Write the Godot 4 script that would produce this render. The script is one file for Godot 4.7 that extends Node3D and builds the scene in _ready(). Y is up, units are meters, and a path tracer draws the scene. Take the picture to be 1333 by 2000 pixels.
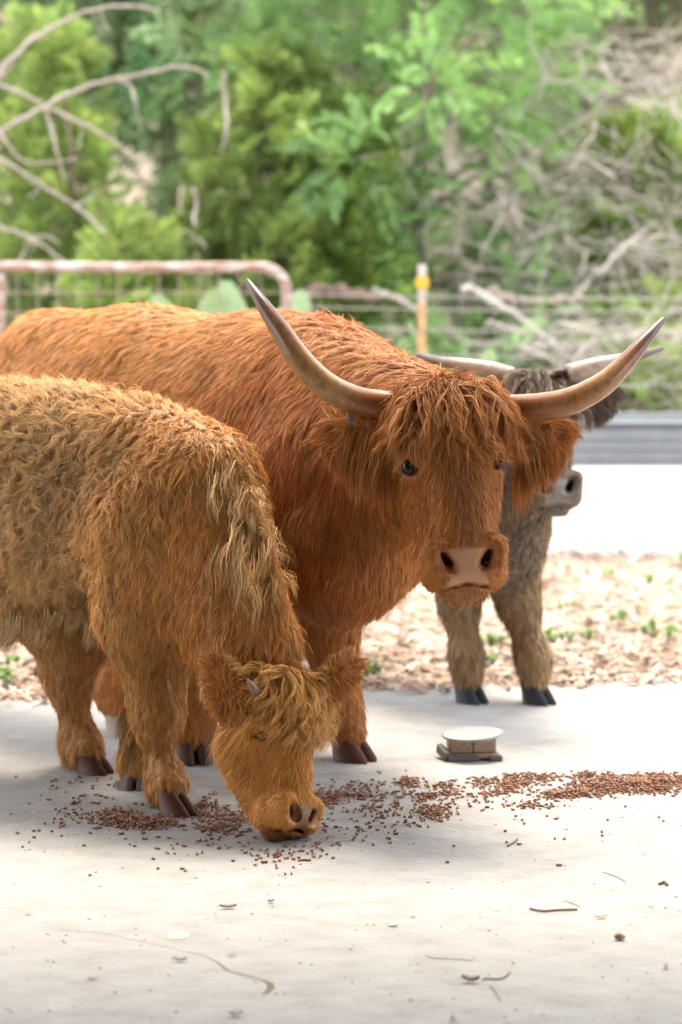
extends Node3D
# Highland cattle on a covered concrete pad, woods behind. Units are metres, y is up, the camera looks along -z.

const CAM_H := 1.29
const FPX := 4722.0
const PITCH := 0.10276
const EYE := Vector3(0, CAM_H, 0)

var rng := RandomNumberGenerator.new()
var names := {}
var noise_tex := {}


# ---------------------------------------------------------------- pixels to places
func ray(u: float, v: float) -> Vector3:
	var x := (u - 666.5) / FPX
	var y := (1000.0 - v) / FPX
	return Vector3(x, -sin(PITCH) + y * cos(PITCH), -cos(PITCH) - y * sin(PITCH))


func P(u: float, v: float, d: float) -> Vector3:
	var r := ray(u, v)
	return EYE + r * (d / -r.z)


func G(u: float, v: float, y := 0.0) -> Vector3:
	var r := ray(u, v)
	return EYE + r * ((CAM_H - y) / -r.y)


# ---------------------------------------------------------------- mesh buffer
class Buf:
	var v := PackedVector3Array()
	var n := PackedVector3Array()
	var c := PackedColorArray()
	var i := PackedInt32Array()

	func vert(p: Vector3, nn: Vector3, col: Color) -> int:
		v.append(p)
		n.append(nn)
		c.append(col)
		return v.size() - 1

	func tri(a: Vector3, b: Vector3, d: Vector3, col: Color) -> void:
		var nn := (d - a).cross(b - a).normalized()
		var k := v.size()
		v.append_array([a, b, d])
		n.append_array([nn, nn, nn])
		c.append_array([col, col, col])
		i.append_array([k, k + 1, k + 2])

	func quad(a: Vector3, b: Vector3, d: Vector3, e: Vector3, col: Color) -> void:
		tri(a, b, d, col)
		tri(a, d, e, col)

	func box(at: Vector3, half: Vector3, col: Color, basis := Basis.IDENTITY, bev := 0.0) -> void:
		# a box with chamfered edges: each face inset, joined by edge strips and corner triangles
		var e := half - Vector3.ONE * bev
		var corner := func(s: Vector3, ax: int) -> Vector3:
			var q := s * e
			q[ax] = s[ax] * half[ax]
			return at + basis * q
		for ax in 3:
			var b1: int = (ax + 1) % 3
			var b2: int = (ax + 2) % 3
			for sg in [-1.0, 1.0]:
				var ps := []
				for w in [[-1, -1], [1, -1], [1, 1], [-1, 1]]:
					var s := Vector3.ZERO
					s[ax] = sg
					s[b1] = w[0]
					s[b2] = w[1]
					ps.append(corner.call(s, ax))
				if sg > 0:
					quad(ps[3], ps[2], ps[1], ps[0], col)
				else:
					quad(ps[0], ps[1], ps[2], ps[3], col)
		if bev <= 0.0:
			return
		for ax in 3:
			var b1: int = (ax + 1) % 3
			var b2: int = (ax + 2) % 3
			for s1 in [-1.0, 1.0]:
				for s2 in [-1.0, 1.0]:
					var lo := Vector3.ZERO
					lo[ax] = -1.0
					lo[b1] = s1
					lo[b2] = s2
					var hi := lo
					hi[ax] = 1.0
					quad(corner.call(lo, b1), corner.call(hi, b1), corner.call(hi, b2), corner.call(lo, b2), col)
		for sx in [-1.0, 1.0]:
			for sy in [-1.0, 1.0]:
				for sz in [-1.0, 1.0]:
					var s := Vector3(sx, sy, sz)
					tri(corner.call(s, 0), corner.call(s, 1), corner.call(s, 2), col)

	func tube(pts: Array, rad: Array, sides: int, cols: Array, capped := true) -> void:
		var up := Vector3(0.31, 0.87, 0.39)
		var prev := Vector3.ZERO
		var base := v.size()
		var count := pts.size()
		for k in count:
			var a: Vector3 = pts[maxi(k - 1, 0)]
			var b: Vector3 = pts[mini(k + 1, count - 1)]
			var t := (b - a).normalized()
			var x := (up - t * up.dot(t)) if k == 0 else (prev - t * prev.dot(t))
			if x.length() < 0.01:
				x = t.cross(Vector3(0.9, 0.1, 0.4))
			x = x.normalized()
			prev = x
			var y := t.cross(x)
			var col: Color = cols[mini(k, cols.size() - 1)]
			for s in sides:
				var w := TAU * s / sides
				var nn := x * cos(w) + y * sin(w)
				vert(Vector3(pts[k]) + nn * float(rad[mini(k, rad.size() - 1)]), nn, col)
		for k in count - 1:
			for s in sides:
				var p := base + k * sides + s
				var q := base + k * sides + (s + 1) % sides
				i.append_array([p, q, q + sides, p, q + sides, p + sides])
		if capped:
			for e in 2:
				var k := 0 if e == 0 else count - 1
				var t := (Vector3(pts[1]) - Vector3(pts[0])).normalized() * -1.0 if e == 0 else (Vector3(pts[count - 1]) - Vector3(pts[count - 2])).normalized()
				var m := vert(pts[k], t, cols[mini(k, cols.size() - 1)])
				for s in sides:
					vert(v[base + k * sides + s], t, cols[mini(k, cols.size() - 1)])
				for s in sides:
					i.append_array([m, m + 1 + s, m + 1 + (s + 1) % sides])

	func add(vv: PackedVector3Array, nn: PackedVector3Array, cc: PackedColorArray, ii: PackedInt32Array) -> void:
		var k := v.size()
		v.append_array(vv)
		n.append_array(nn)
		c.append_array(cc)
		for x in ii:
			i.append(x + k)

	func mesh(m: Material) -> ArrayMesh:
		for k in range(0, i.size(), 3):                 # front faces run clockwise, the way the normals point
			var a := v[i[k]]
			if (v[i[k + 2]] - a).cross(v[i[k + 1]] - a).dot(n[i[k]] + n[i[k + 1]] + n[i[k + 2]]) < 0.0:
				var x := i[k + 1]
				i[k + 1] = i[k + 2]
				i[k + 2] = x
		var arr := []
		arr.resize(Mesh.ARRAY_MAX)
		arr[Mesh.ARRAY_VERTEX] = v
		arr[Mesh.ARRAY_NORMAL] = n
		arr[Mesh.ARRAY_COLOR] = c
		arr[Mesh.ARRAY_INDEX] = i
		var am := ArrayMesh.new()
		am.add_surface_from_arrays(Mesh.PRIMITIVE_TRIANGLES, arr)
		am.surface_set_material(0, m)
		return am


# ---------------------------------------------------------------- distance field, meshed as surface nets
class Field:
	var o: Vector3
	var h: float
	var nx: int
	var ny: int
	var nz: int
	var f := PackedFloat32Array()

	func _init(lo: Vector3, hi: Vector3, cell: float) -> void:
		o = lo
		h = cell
		nx = int((hi.x - lo.x) / cell) + 2
		ny = int((hi.y - lo.y) / cell) + 2
		nz = int((hi.z - lo.z) / cell) + 2
		f.resize(nx * ny * nz)
		f.fill(0.6)

	func add(a: Vector3, b: Vector3, ra: float, rb: float, k: float, lat := Vector3.ZERO, s := 1.0, carve := false) -> void:
		var m := maxf(ra, rb) * maxf(1.0, s) + k + 2.0 * h
		var lo := (Vector3(minf(a.x, b.x), minf(a.y, b.y), minf(a.z, b.z)) - Vector3.ONE * m - o) / h
		var hi := (Vector3(maxf(a.x, b.x), maxf(a.y, b.y), maxf(a.z, b.z)) + Vector3.ONE * m - o) / h
		var x0 := clampi(int(lo.x), 0, nx - 1)
		var x1 := clampi(int(hi.x) + 1, 0, nx - 1)
		var y0 := clampi(int(lo.y), 0, ny - 1)
		var y1 := clampi(int(hi.y) + 1, 0, ny - 1)
		var z0 := clampi(int(lo.z), 0, nz - 1)
		var z1 := clampi(int(hi.z) + 1, 0, nz - 1)
		var g := 1.0 / s - 1.0
		var flat := lat != Vector3.ZERO
		var ab := b - a
		if flat:
			ab += lat * (ab.dot(lat) * g)
		var inv := 1.0 / maxf(ab.length_squared(), 1e-9)
		var dr := rb - ra
		var k4 := 0.25 / k
		for z in range(z0, z1 + 1):
			for y in range(y0, y1 + 1):
				var at := (z * ny + y) * nx
				for x in range(x0, x1 + 1):
					var q := o + Vector3(x, y, z) * h - a
					if flat:
						q += lat * (q.dot(lat) * g)
					var t := clampf(q.dot(ab) * inv, 0.0, 1.0)
					var d := (q - ab * t).length() - ra - dr * t
					var was := f[at + x]
					if carve:
						d = -d
						var e2 := k - absf(was - d)
						var r2 := maxf(was, d)
						if e2 > 0.0:
							r2 += e2 * e2 * k4
						f[at + x] = r2
					else:
						var e := k - absf(was - d)
						var r := minf(was, d)
						if e > 0.0:
							r -= e * e * k4
						f[at + x] = r

	func surface() -> Array:
		var vv := PackedVector3Array()
		var nn := PackedVector3Array()
		var ii := PackedInt32Array()
		var id := PackedInt32Array()
		id.resize(nx * ny * nz)
		id.fill(-1)
		var sy := nx
		var sz := nx * ny
		var lim := 2.0 * h
		for z in nz - 1:
			for y in ny - 1:
				var row := z * sz + y * sy
				for x in nx - 1:
					var at := row + x
					var c0 := f[at]
					if c0 > lim or c0 < -lim:
						continue
					var c1 := f[at + 1]
					var c2 := f[at + sy]
					var c3 := f[at + sy + 1]
					var c4 := f[at + sz]
					var c5 := f[at + sz + 1]
					var c6 := f[at + sz + sy]
					var c7 := f[at + sz + sy + 1]
					var neg := int(c0 < 0) + int(c1 < 0) + int(c2 < 0) + int(c3 < 0) + int(c4 < 0) + int(c5 < 0) + int(c6 < 0) + int(c7 < 0)
					if neg == 0 or neg == 8:
						continue
					var sum := Vector3.ZERO
					var cnt := 0
					if (c0 < 0) != (c1 < 0):
						sum += Vector3(c0 / (c0 - c1), 0, 0)
						cnt += 1
					if (c2 < 0) != (c3 < 0):
						sum += Vector3(c2 / (c2 - c3), 1, 0)
						cnt += 1
					if (c4 < 0) != (c5 < 0):
						sum += Vector3(c4 / (c4 - c5), 0, 1)
						cnt += 1
					if (c6 < 0) != (c7 < 0):
						sum += Vector3(c6 / (c6 - c7), 1, 1)
						cnt += 1
					if (c0 < 0) != (c2 < 0):
						sum += Vector3(0, c0 / (c0 - c2), 0)
						cnt += 1
					if (c1 < 0) != (c3 < 0):
						sum += Vector3(1, c1 / (c1 - c3), 0)
						cnt += 1
					if (c4 < 0) != (c6 < 0):
						sum += Vector3(0, c4 / (c4 - c6), 1)
						cnt += 1
					if (c5 < 0) != (c7 < 0):
						sum += Vector3(1, c5 / (c5 - c7), 1)
						cnt += 1
					if (c0 < 0) != (c4 < 0):
						sum += Vector3(0, 0, c0 / (c0 - c4))
						cnt += 1
					if (c1 < 0) != (c5 < 0):
						sum += Vector3(1, 0, c1 / (c1 - c5))
						cnt += 1
					if (c2 < 0) != (c6 < 0):
						sum += Vector3(0, 1, c2 / (c2 - c6))
						cnt += 1
					if (c3 < 0) != (c7 < 0):
						sum += Vector3(1, 1, c3 / (c3 - c7))
						cnt += 1
					id[at] = vv.size()
					vv.append(o + (Vector3(x, y, z) + sum / cnt) * h)
					nn.append(Vector3(c1 + c3 + c5 + c7 - c0 - c2 - c4 - c6, c2 + c3 + c6 + c7 - c0 - c1 - c4 - c5, c4 + c5 + c6 + c7 - c0 - c1 - c2 - c3).normalized())
		for z in range(1, nz - 1):
			for y in range(1, ny - 1):
				var row := z * sz + y * sy
				for x in range(1, nx - 1):
					var at := row + x
					if id[at] < 0:
						continue
					var c0 := f[at] < 0
					if c0 != (f[at + 1] < 0):
						_quad(ii, id[at], id[at - sy], id[at - sy - sz], id[at - sz], c0)
					if c0 != (f[at + sy] < 0):
						_quad(ii, id[at], id[at - sz], id[at - sz - 1], id[at - 1], c0)
					if c0 != (f[at + sz] < 0):
						_quad(ii, id[at], id[at - 1], id[at - 1 - sy], id[at - sy], c0)
		return [vv, nn, ii]

	func _quad(ii: PackedInt32Array, a: int, b: int, c: int, d: int, turn: bool) -> void:
		if a < 0 or b < 0 or c < 0 or d < 0:
			return
		if turn:
			ii.append_array([a, b, c, a, c, d])
		else:
			ii.append_array([a, c, b, a, d, c])


# ---------------------------------------------------------------- hair
class Hair:
	var v := PackedVector3Array()
	var n := PackedVector3Array()
	var c := PackedColorArray()
	var i := PackedInt32Array()
	var rng := RandomNumberGenerator.new()

	func _init(s: int) -> void:
		rng.seed = s

	func jit() -> Vector3:
		return Vector3(rng.randf_range(-1, 1), rng.randf_range(-1, 1), rng.randf_range(-1, 1))

	# one ribbon along given points, narrowing to its tip
	func ribbon(pts: PackedVector3Array, side: Vector3, nn: Vector3, w: float, col: Color) -> void:
		var k := v.size()
		var last := pts.size() - 1
		if (pts[last] - pts[0]).cross(side).dot(nn) < 0.0:
			side = -side
		for s in last:
			var ww := w * (1.0 - pow(float(s) / last, 2.2))
			v.append(pts[s] - side * ww)
			v.append(pts[s] + side * ww)
			n.append(nn)
			n.append(nn)
			c.append(col)
			c.append(col)
			if s < last - 1:
				var q := k + s * 2
				i.append_array([q, q + 1, q + 3, q, q + 3, q + 2])
		v.append(pts[last])
		n.append(nn)
		c.append(col)
		var e := k + (last - 1) * 2
		i.append_array([e, e + 1, e + 2])

	# a lock: strands that follow one cubic curve and draw together towards its tip
	func lock(p0: Vector3, p1: Vector3, p2: Vector3, p3: Vector3, count: int, r0: float, r1: float, w: float, col: Color, hint: Vector3, wave := 0.0, seg := 5, spread := 0.3) -> void:
		var ph := rng.randf() * TAU
		var hue := rng.randf_range(0.8, 1.15)
		for s in count:
			var off := jit()
			var top := rng.randf_range(0.7, 1.0)
			var side := ((p3 - p0).cross(hint)).normalized()
			var roll := rng.randf_range(-1.0, 1.0)
			var nn := (hint * 0.8 + jit() * 0.5).normalized()
			side = (side * cos(roll) + hint * sin(roll)).normalized()
			var k2 := hue * rng.randf_range(1.0 - spread, 1.0 + spread)
			var pts := PackedVector3Array()
			for q in seg + 1:
				var t := top * q / seg
				var m := 1.0 - t
				var p := p0 * (m * m * m) + p1 * (3.0 * m * m * t) + p2 * (3.0 * m * t * t) + p3 * (t * t * t)
				p += off * lerpf(r0, r1, t)
				if wave > 0.0:
					p += (side * sin(ph + t * 9.0 + off.x) + hint * cos(ph * 1.7 + t * 8.0 + off.y) * 0.6) * wave * t
				pts.append(p)
			ribbon(pts, side, nn, w * rng.randf_range(0.7, 1.2), Color(col.r * k2, col.g * k2, col.b * k2))

	# a coat over a skin; every skin vertex leads a tuft. att: per vertex flow, colour, (length, lift, curl), (density, width, clump)
	func coat(sv: PackedVector3Array, sn: PackedVector3Array, si: PackedInt32Array, flow: PackedVector3Array, col: PackedVector3Array, sh: PackedVector3Array, dn: PackedVector3Array, density: float, seg: int, hidden: float) -> void:
		var count := sv.size()
		var dir := PackedVector3Array()
		var tint := PackedFloat32Array()
		var phase := PackedFloat32Array()
		var long := PackedFloat32Array()
		dir.resize(count)
		tint.resize(count)
		phase.resize(count)
		long.resize(count)
		var nz := FastNoiseLite.new()
		nz.seed = 5
		nz.frequency = 9.0
		for k in count:
			var wool := sh[k].z * 110.0
			var fl := flow[k] + jit() * (0.22 + wool * 0.3) + Vector3(nz.get_noise_3dv(sv[k]), nz.get_noise_3dv(sv[k] + Vector3(3, 0, 0)), nz.get_noise_3dv(sv[k] + Vector3(0, 5, 0))) * 0.7
			if wool > 0.3:
				var q3 := sv[k] * 2.6
				fl += Vector3(nz.get_noise_3dv(q3), nz.get_noise_3dv(q3 + Vector3(7, 0, 0)), nz.get_noise_3dv(q3 + Vector3(0, 9, 0))) * wool * 1.6
			fl -= sn[k] * fl.dot(sn[k])
			dir[k] = fl.normalized()
			tint[k] = rng.randf_range(0.78, 1.18) * (1.0 + 0.25 * nz.get_noise_3dv(sv[k] * 0.6))
			phase[k] = rng.randf() * TAU
			long[k] = sh[k].x * rng.randf_range(0.7, 1.2) * (1.0 + minf(wool, 1.3) * 0.75 * nz.get_noise_3dv(sv[k] * 2.2 + Vector3(11, 0, 0)))
		var pts := PackedVector3Array()
		pts.resize(seg + 1)
		for tr in range(0, si.size(), 3):
			var ia := si[tr]
			var ib := si[tr + 1]
			var ic := si[tr + 2]
			var a := sv[ia]
			var b := sv[ib]
			var d := sv[ic]
			var dd := dn[ia]
			if dd.x <= 0.0:
				continue
			var area := (b - a).cross(d - a).length() * 0.5
			var much := area * density * dd.x
			if sn[ia].dot(EYE - a) < -0.25 * a.distance_to(EYE):
				much *= hidden
			var num := int(much + rng.randf())
			for s in num:
				var r1 := sqrt(rng.randf())
				var r2 := rng.randf()
				var wa := 1.0 - r1
				var wb := r1 * (1.0 - r2)
				var wc := r1 * r2
				var k := ia if wa > wb and wa > wc else (ib if wb > wc else ic)
				var root := a * wa + b * wb + d * wc
				var nn := (sn[ia] * wa + sn[ib] * wb + sn[ic] * wc)
				var fl := dir[k] + jit() * 0.16
				var ln := long[k] * rng.randf_range(0.7, 1.15)
				var lift := sh[k].y * rng.randf_range(0.6, 1.4)
				var curl := sh[k].z
				if rng.randf() < 0.035:                     # flyaway hairs
					ln *= 1.35
					lift = minf(lift * 1.8 + 0.15, 0.9)
				var off := (sv[k] - root) * dn[k].z
				var side := fl.cross(nn).normalized()
				var roll := rng.randf_range(-0.9, 0.9)
				var wide := side * cos(roll) + nn * sin(roll)
				var rn := (nn * 0.9 + side * (-sin(roll) * 0.6) + jit() * 0.15).normalized()
				var ph := phase[k] + rng.randf_range(-0.6, 0.6)
				for q in seg + 1:
					var t := float(q) / seg
					var p := root + fl * (ln * t) + nn * (ln * lift * (t - 0.45 * t * t)) + off * t
					p.y -= ln * 0.18 * t * t
					if curl > 0.0:
						p += (side * cos(ph + t * 5.5) + nn * sin(ph + t * 5.5)) * (curl * t)
					pts[q] = p
				var m := tint[k] * rng.randf_range(0.75, 1.22)
				var cc := col[k] * m
				ribbon(pts, wide, rn, dn[k].y * rng.randf_range(0.7, 1.2), Color(cc.x, cc.y, cc.z))

	func mesh(m: Material) -> ArrayMesh:
		var arr := []
		arr.resize(Mesh.ARRAY_MAX)
		arr[Mesh.ARRAY_VERTEX] = v
		arr[Mesh.ARRAY_NORMAL] = n
		arr[Mesh.ARRAY_COLOR] = c
		arr[Mesh.ARRAY_INDEX] = i
		var am := ArrayMesh.new()
		am.add_surface_from_arrays(Mesh.PRIMITIVE_TRIANGLES, arr)
		am.surface_set_material(0, m)
		return am


# ---------------------------------------------------------------- naming
func numbered(called: String) -> String:
	var k: int = names.get(called, 0)
	names[called] = k + 1
	return called if k == 0 else "%s_%03d" % [called, k]


func tag(o: Node, label: String, category: String, group := "", kind := "") -> void:
	if label:
		o.set_meta("label", label)
	if category:
		o.set_meta("category", category)
	if group:
		o.set_meta("group", group)
	if kind:
		o.set_meta("kind", kind)


func thing(called: String, label: String, category: String, at := Vector3.ZERO, group := "") -> Node3D:
	var o := Node3D.new()
	o.name = numbered(called)
	add_child(o)
	o.position = at
	tag(o, label, category, group)
	return o


func part(called: String, m: Mesh, parent: Node3D, stuff := false) -> MeshInstance3D:
	var o := MeshInstance3D.new()
	o.mesh = m
	o.name = called if parent != self else numbered(called)
	parent.add_child(o, true)
	if parent != self:
		# meshes are built in world places; the parent stands at the thing's base
		var up: Node = parent
		var off := Vector3.ZERO
		while up != self:
			off += (up as Node3D).position
			up = up.get_parent()
		o.position = -off
	if stuff:
		o.set_meta("kind", "stuff")
	return o


func lin(r: float, g: float, b: float) -> Color:
	return Color(r, g, b).linear_to_srgb()


func mat(called: String, col: Color, rough := 0.8, vcol := false, spec := 0.5) -> StandardMaterial3D:
	var m := StandardMaterial3D.new()
	m.resource_name = called
	m.albedo_color = col
	m.roughness = rough
	m.metallic_specular = spec
	m.vertex_color_use_as_albedo = vcol
	return m


func noise(seed_: int, freq: float, octaves: int, ramp: Array, size := 512, kind := FastNoiseLite.TYPE_SIMPLEX_SMOOTH) -> NoiseTexture2D:
	var t := NoiseTexture2D.new()
	var nz := FastNoiseLite.new()
	nz.seed = seed_
	nz.noise_type = kind
	nz.frequency = freq
	nz.fractal_octaves = octaves
	t.noise = nz
	t.width = size
	t.height = size
	t.seamless = true
	var g := Gradient.new()
	var offs := PackedFloat32Array()
	var cols := PackedColorArray()
	for r in ramp:
		offs.append(r[0])
		cols.append(r[1])
	g.offsets = offs
	g.colors = cols
	t.color_ramp = g
	return t


# ---------------------------------------------------------------- the scene
func _ready() -> void:
	rng.seed = 7
	var cam := Camera3D.new()
	cam.name = "camera"
	add_child(cam)
	cam.position = EYE
	cam.rotation = Vector3(-PITCH, 0, 0)
	cam.near = 0.1
	cam.far = 300.0
	var lens := CameraAttributesPhysical.new()
	lens.frustum_focal_length = 24.0 / (2.0 * 1000.0 / FPX)
	lens.frustum_focus_distance = 5.45
	lens.frustum_near = 0.1
	lens.frustum_far = 300.0
	lens.exposure_aperture = 1.75
	cam.attributes = lens
	cam.current = true

	var env := Environment.new()
	env.background_mode = Environment.BG_SKY
	var sky := Sky.new()
	var air := ProceduralSkyMaterial.new()
	air.sky_top_color = Color(0.93, 0.95, 0.98)
	air.sky_horizon_color = Color(0.86, 0.89, 0.92)
	air.sky_curve = 0.3
	air.ground_bottom_color = Color(0.35, 0.33, 0.3)
	air.ground_horizon_color = Color(0.6, 0.6, 0.58)
	air.sun_angle_max = 30.0
	sky.sky_material = air
	env.sky = sky
	env.background_energy_multiplier = 1.0
	env.tonemap_mode = Environment.TONE_MAPPER_LINEAR
	env.tonemap_exposure = 5.0
	env.sdfgi_enabled = true
	env.ssao_enabled = true
	env.ssil_enabled = true
	var we := WorldEnvironment.new()
	we.name = "environment"
	we.environment = env
	add_child(we)

	var sun := DirectionalLight3D.new()
	sun.name = "sun"
	sun.light_energy = 0.5
	sun.light_color = Color(1.0, 0.95, 0.88)
	sun.light_angular_distance = 22.0
	sun.shadow_enabled = true
	add_child(sun)
	sun.rotation = Vector3(deg_to_rad(-67), deg_to_rad(180 - 8), 0)

	build_setting()
	build_porch()
	build_gate()
	build_fence()
	build_trough()
	build_plants()
	build_dead_wood()
	build_floor_box()
	big_cow()
	calf()
	grey_cow()
	build_pellets()
	build_litter()


func land(x: float, z: float) -> float:
	var d := -z
	var y := -0.05
	if d > 14.0:
		y += (d - 14.0) * 0.34 * smoothstep(14.0, 19.0, d)
	y += 0.25 * smoothstep(12.5, 14.0, d) * (0.5 + 0.5 * sin(x * 0.9 + d * 0.5)) * smoothstep(12.0, 16.0, d)
	return minf(y, 14.0)


func slab_edge(x: float) -> float:
	# the far edge of the concrete runs slightly away towards +x
	var a := G(0, 1368)
	var b := G(1333, 1326)
	return lerpf(a.z, b.z, (x - a.x) / (b.x - a.x))


func build_setting() -> void:
	# ground: one sheet, rising into a wooded bank behind the fence
	var b := Buf.new()
	var xs := []
	var zs := []
	for k in 61:
		var t := (k - 30) / 30.0
		xs.append(signf(t) * pow(absf(t), 2.0) * 120.0)
	for k in 90:
		zs.append(20.0 - k * 0.6 if k < 80 else -28.0 - pow(k - 79.0, 2.0) * 1.6)
	var nz := FastNoiseLite.new()
	nz.seed = 3
	nz.frequency = 0.8
	for z in zs:
		for x in xs:
			var bump := nz.get_noise_2d(x, z) * 0.03 * (1.0 if z < -7.0 else 0.0)
			b.vert(Vector3(x, land(x, z) + bump, z), Vector3.UP, Color.WHITE)
	var w := xs.size()
	for r in zs.size() - 1:
		for q in w - 1:
			var k := r * w + q
			b.i.append_array([k, k + w, k + w + 1, k, k + w + 1, k + 1])
	for r in zs.size():
		for q in w:
			var k := r * w + q
			var dx := b.v[r * w + mini(q + 1, w - 1)] - b.v[r * w + maxi(q - 1, 0)]
			var dz := b.v[mini(r + 1, zs.size() - 1) * w + q] - b.v[maxi(r - 1, 0) * w + q]
			b.n[k] = dx.cross(dz).normalized()
			if b.n[k].y < 0:
				b.n[k] = -b.n[k]
	var gm := mat("leaf_litter", Color.WHITE, 0.95, false, 0.2)
	gm.albedo_texture = noise(11, 0.05, 5, [[0.0, lin(0.16, 0.12, 0.085)], [0.4, lin(0.36, 0.28, 0.21)], [0.6, lin(0.5, 0.41, 0.33)], [1.0, lin(0.64, 0.55, 0.46)]], 1024)
	gm.uv1_triplanar = true
	gm.uv1_world_triplanar = true
	gm.uv1_scale = Vector3.ONE * 0.6
	gm.heightmap_enabled = true
	gm.heightmap_texture = noise(12, 0.06, 4, [[0.0, Color.BLACK], [1.0, Color.WHITE]], 512)
	gm.heightmap_scale = 2.0
	var ground := part("ground", b.mesh(gm), self)
	tag(ground, "ground strewn with leaf litter rising to a wooded bank", "ground", "", "structure")

	# concrete pad
	var s := Buf.new()
	var fl := -7.0
	var fr := 7.0
	var pa := Vector3(fl, 0, slab_edge(fl))
	var pb := Vector3(fr, 0, slab_edge(fr))
	var pc := Vector3(fr, 0, 6.5)
	var pd := Vector3(fl, 0, 6.5)
	var dn := Vector3(0, -0.2, 0)
	var bv := Vector3(0, -0.012, 0)
	var inn := Vector3(0, 0, 0.012)
	s.quad(pd, pa + inn, pb + inn, pc, Color.WHITE)
	s.quad(pa + inn, pa + bv, pb + bv, pb + inn, Color.WHITE)
	s.quad(pa + bv, pa + dn, pb + dn, pb + bv, Color.WHITE)
	s.quad(pd, pd + dn, pa + dn, pa, Color.WHITE)
	s.quad(pb, pb + dn, pc + dn, pc, Color.WHITE)
	var cm := mat("concrete", Color.WHITE, 0.72, false, 0.35)
	cm.albedo_texture = noise(21, 0.012, 6, [[0.0, lin(0.275, 0.264, 0.25)], [0.45, lin(0.325, 0.314, 0.3)], [0.7, lin(0.342, 0.331, 0.318)], [1.0, lin(0.375, 0.364, 0.35)]], 1024)
	cm.uv1_triplanar = true
	cm.uv1_world_triplanar = true
	cm.uv1_scale = Vector3(0.55, 1.0, 0.8)
	cm.heightmap_enabled = true
	cm.heightmap_texture = noise(22, 0.05, 5, [[0.0, Color.BLACK], [1.0, Color.WHITE]], 1024)
	cm.heightmap_scale = 0.25
	cm.detail_enabled = true
	cm.detail_blend_mode = BaseMaterial3D.BLEND_MODE_MUL
	cm.detail_uv_layer = BaseMaterial3D.DETAIL_UV_2
	cm.uv2_triplanar = true
	cm.uv2_world_triplanar = true
	cm.uv2_scale = Vector3(1.6, 1.6, 1.6)
	cm.detail_albedo = noise(23, 0.11, 3, [[0.0, lin(0.5, 0.45, 0.4)], [0.17, lin(0.8, 0.77, 0.73)], [0.27, lin(0.98, 0.98, 0.97)], [1.0, Color.WHITE]], 1024)
	var pad := part("concrete_pad", s.mesh(cm), self)
	tag(pad, "pale grey swept concrete pad under the cattle", "pavement", "", "structure")

	# mulch: wood chips and dead leaves lying between the pad and the fence
	var chip := Buf.new()
	chip.quad(Vector3(-0.5, 0.0, -0.13), Vector3(0.0, 0.1, -0.2), Vector3(0.0, 0.06, 0.2), Vector3(-0.5, 0.03, 0.1), Color.WHITE)
	chip.quad(Vector3(0.0, 0.1, -0.2), Vector3(0.5, 0.02, -0.1), Vector3(0.45, -0.02, 0.14), Vector3(0.0, 0.06, 0.2), Color.WHITE)
	var mm := MultiMesh.new()
	mm.transform_format = MultiMesh.TRANSFORM_3D
	mm.use_colors = true
	var chm := mat("chips", Color.WHITE, 0.9, true, 0.2)
	mm.mesh = chip.mesh(chm)
	var num := 30000
	mm.instance_count = num
	for k in num:
		var z := -7.05 - pow(rng.randf(), 1.3) * 6.5
		var x := rng.randf_range(-0.19, 0.19) * -z + rng.randf_range(-0.4, 0.4)
		var on := 0.0
		if z > slab_edge(x) - 0.03:
			if rng.randf() < 0.16:
				z = slab_edge(x) + 0.12 * pow(rng.randf(), 2.0)
				on = 0.058
			else:
				z = slab_edge(x) - 0.03 - rng.randf() * 0.8
		var sc := 0.014 + 0.05 * pow(rng.randf(), 1.8)
		var bs := Basis.from_euler(Vector3(rng.randf_range(-0.5, 0.5), rng.randf() * TAU, rng.randf_range(-0.5, 0.5)))
		bs = bs.scaled_local(Vector3(sc * 1.4, sc, sc * rng.randf_range(0.4, 1.1)))
		mm.set_instance_transform(k, Transform3D(bs, Vector3(x, land(x, z) + on + rng.randf_range(0.0, 0.035) * (1.0 if on == 0.0 else 0.1), z)))
		var t := rng.randf()
		var col := Color(0.47, 0.36, 0.28).lerp(Color(0.27, 0.18, 0.125), t) if rng.randf() < 0.82 else Color(0.6, 0.51, 0.43)
		mm.set_instance_color(k, col * rng.randf_range(0.75, 1.1))
	var mi := MultiMeshInstance3D.new()
	mi.multimesh = mm
	mi.name = "wood_mulch"
	add_child(mi)
	tag(mi, "pale wood chips and dead leaves spread beyond the concrete", "mulch", "", "stuff")

	# weeds growing through the mulch
	var blade := Buf.new()
	for k in 9:
		var w2 := k * 2.4
		var o := Vector3(cos(w2), 0, sin(w2))
		var sd := Vector3(-o.z, 0, o.x) * 0.1
		var tip := o * (0.5 + 0.06 * k) + Vector3(0, 0.8 - 0.06 * k, 0)
		var mid := o * 0.25 + Vector3(0, 0.55, 0)
		blade.quad(o * 0.05 - sd * 0.5, mid - sd, mid + sd, o * 0.05 + sd * 0.5, Color.WHITE)
		blade.tri(mid - sd, tip, mid + sd, Color.WHITE)
	var wm := mat("weed_leaf", Color.WHITE, 0.7, true, 0.3)
	wm.backlight_enabled = true
	wm.backlight = Color(0.6, 0.6, 0.6)
	var wmm := MultiMesh.new()
	wmm.transform_format = MultiMesh.TRANSFORM_3D
	wmm.use_colors = true
	wmm.mesh = blade.mesh(wm)
	var spots := [[955, 1262], [1010, 1268], [1085, 1255], [1130, 1250], [1200, 1215], [1260, 1235], [1300, 1245], [1290, 1140], [1200, 1130], [1110, 1190], [330, 1350], [320, 1352], [345, 1350], [20, 1300], [10, 1330], [950, 1300], [1330, 1100], [735, 1320], [640, 1330]]
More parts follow.
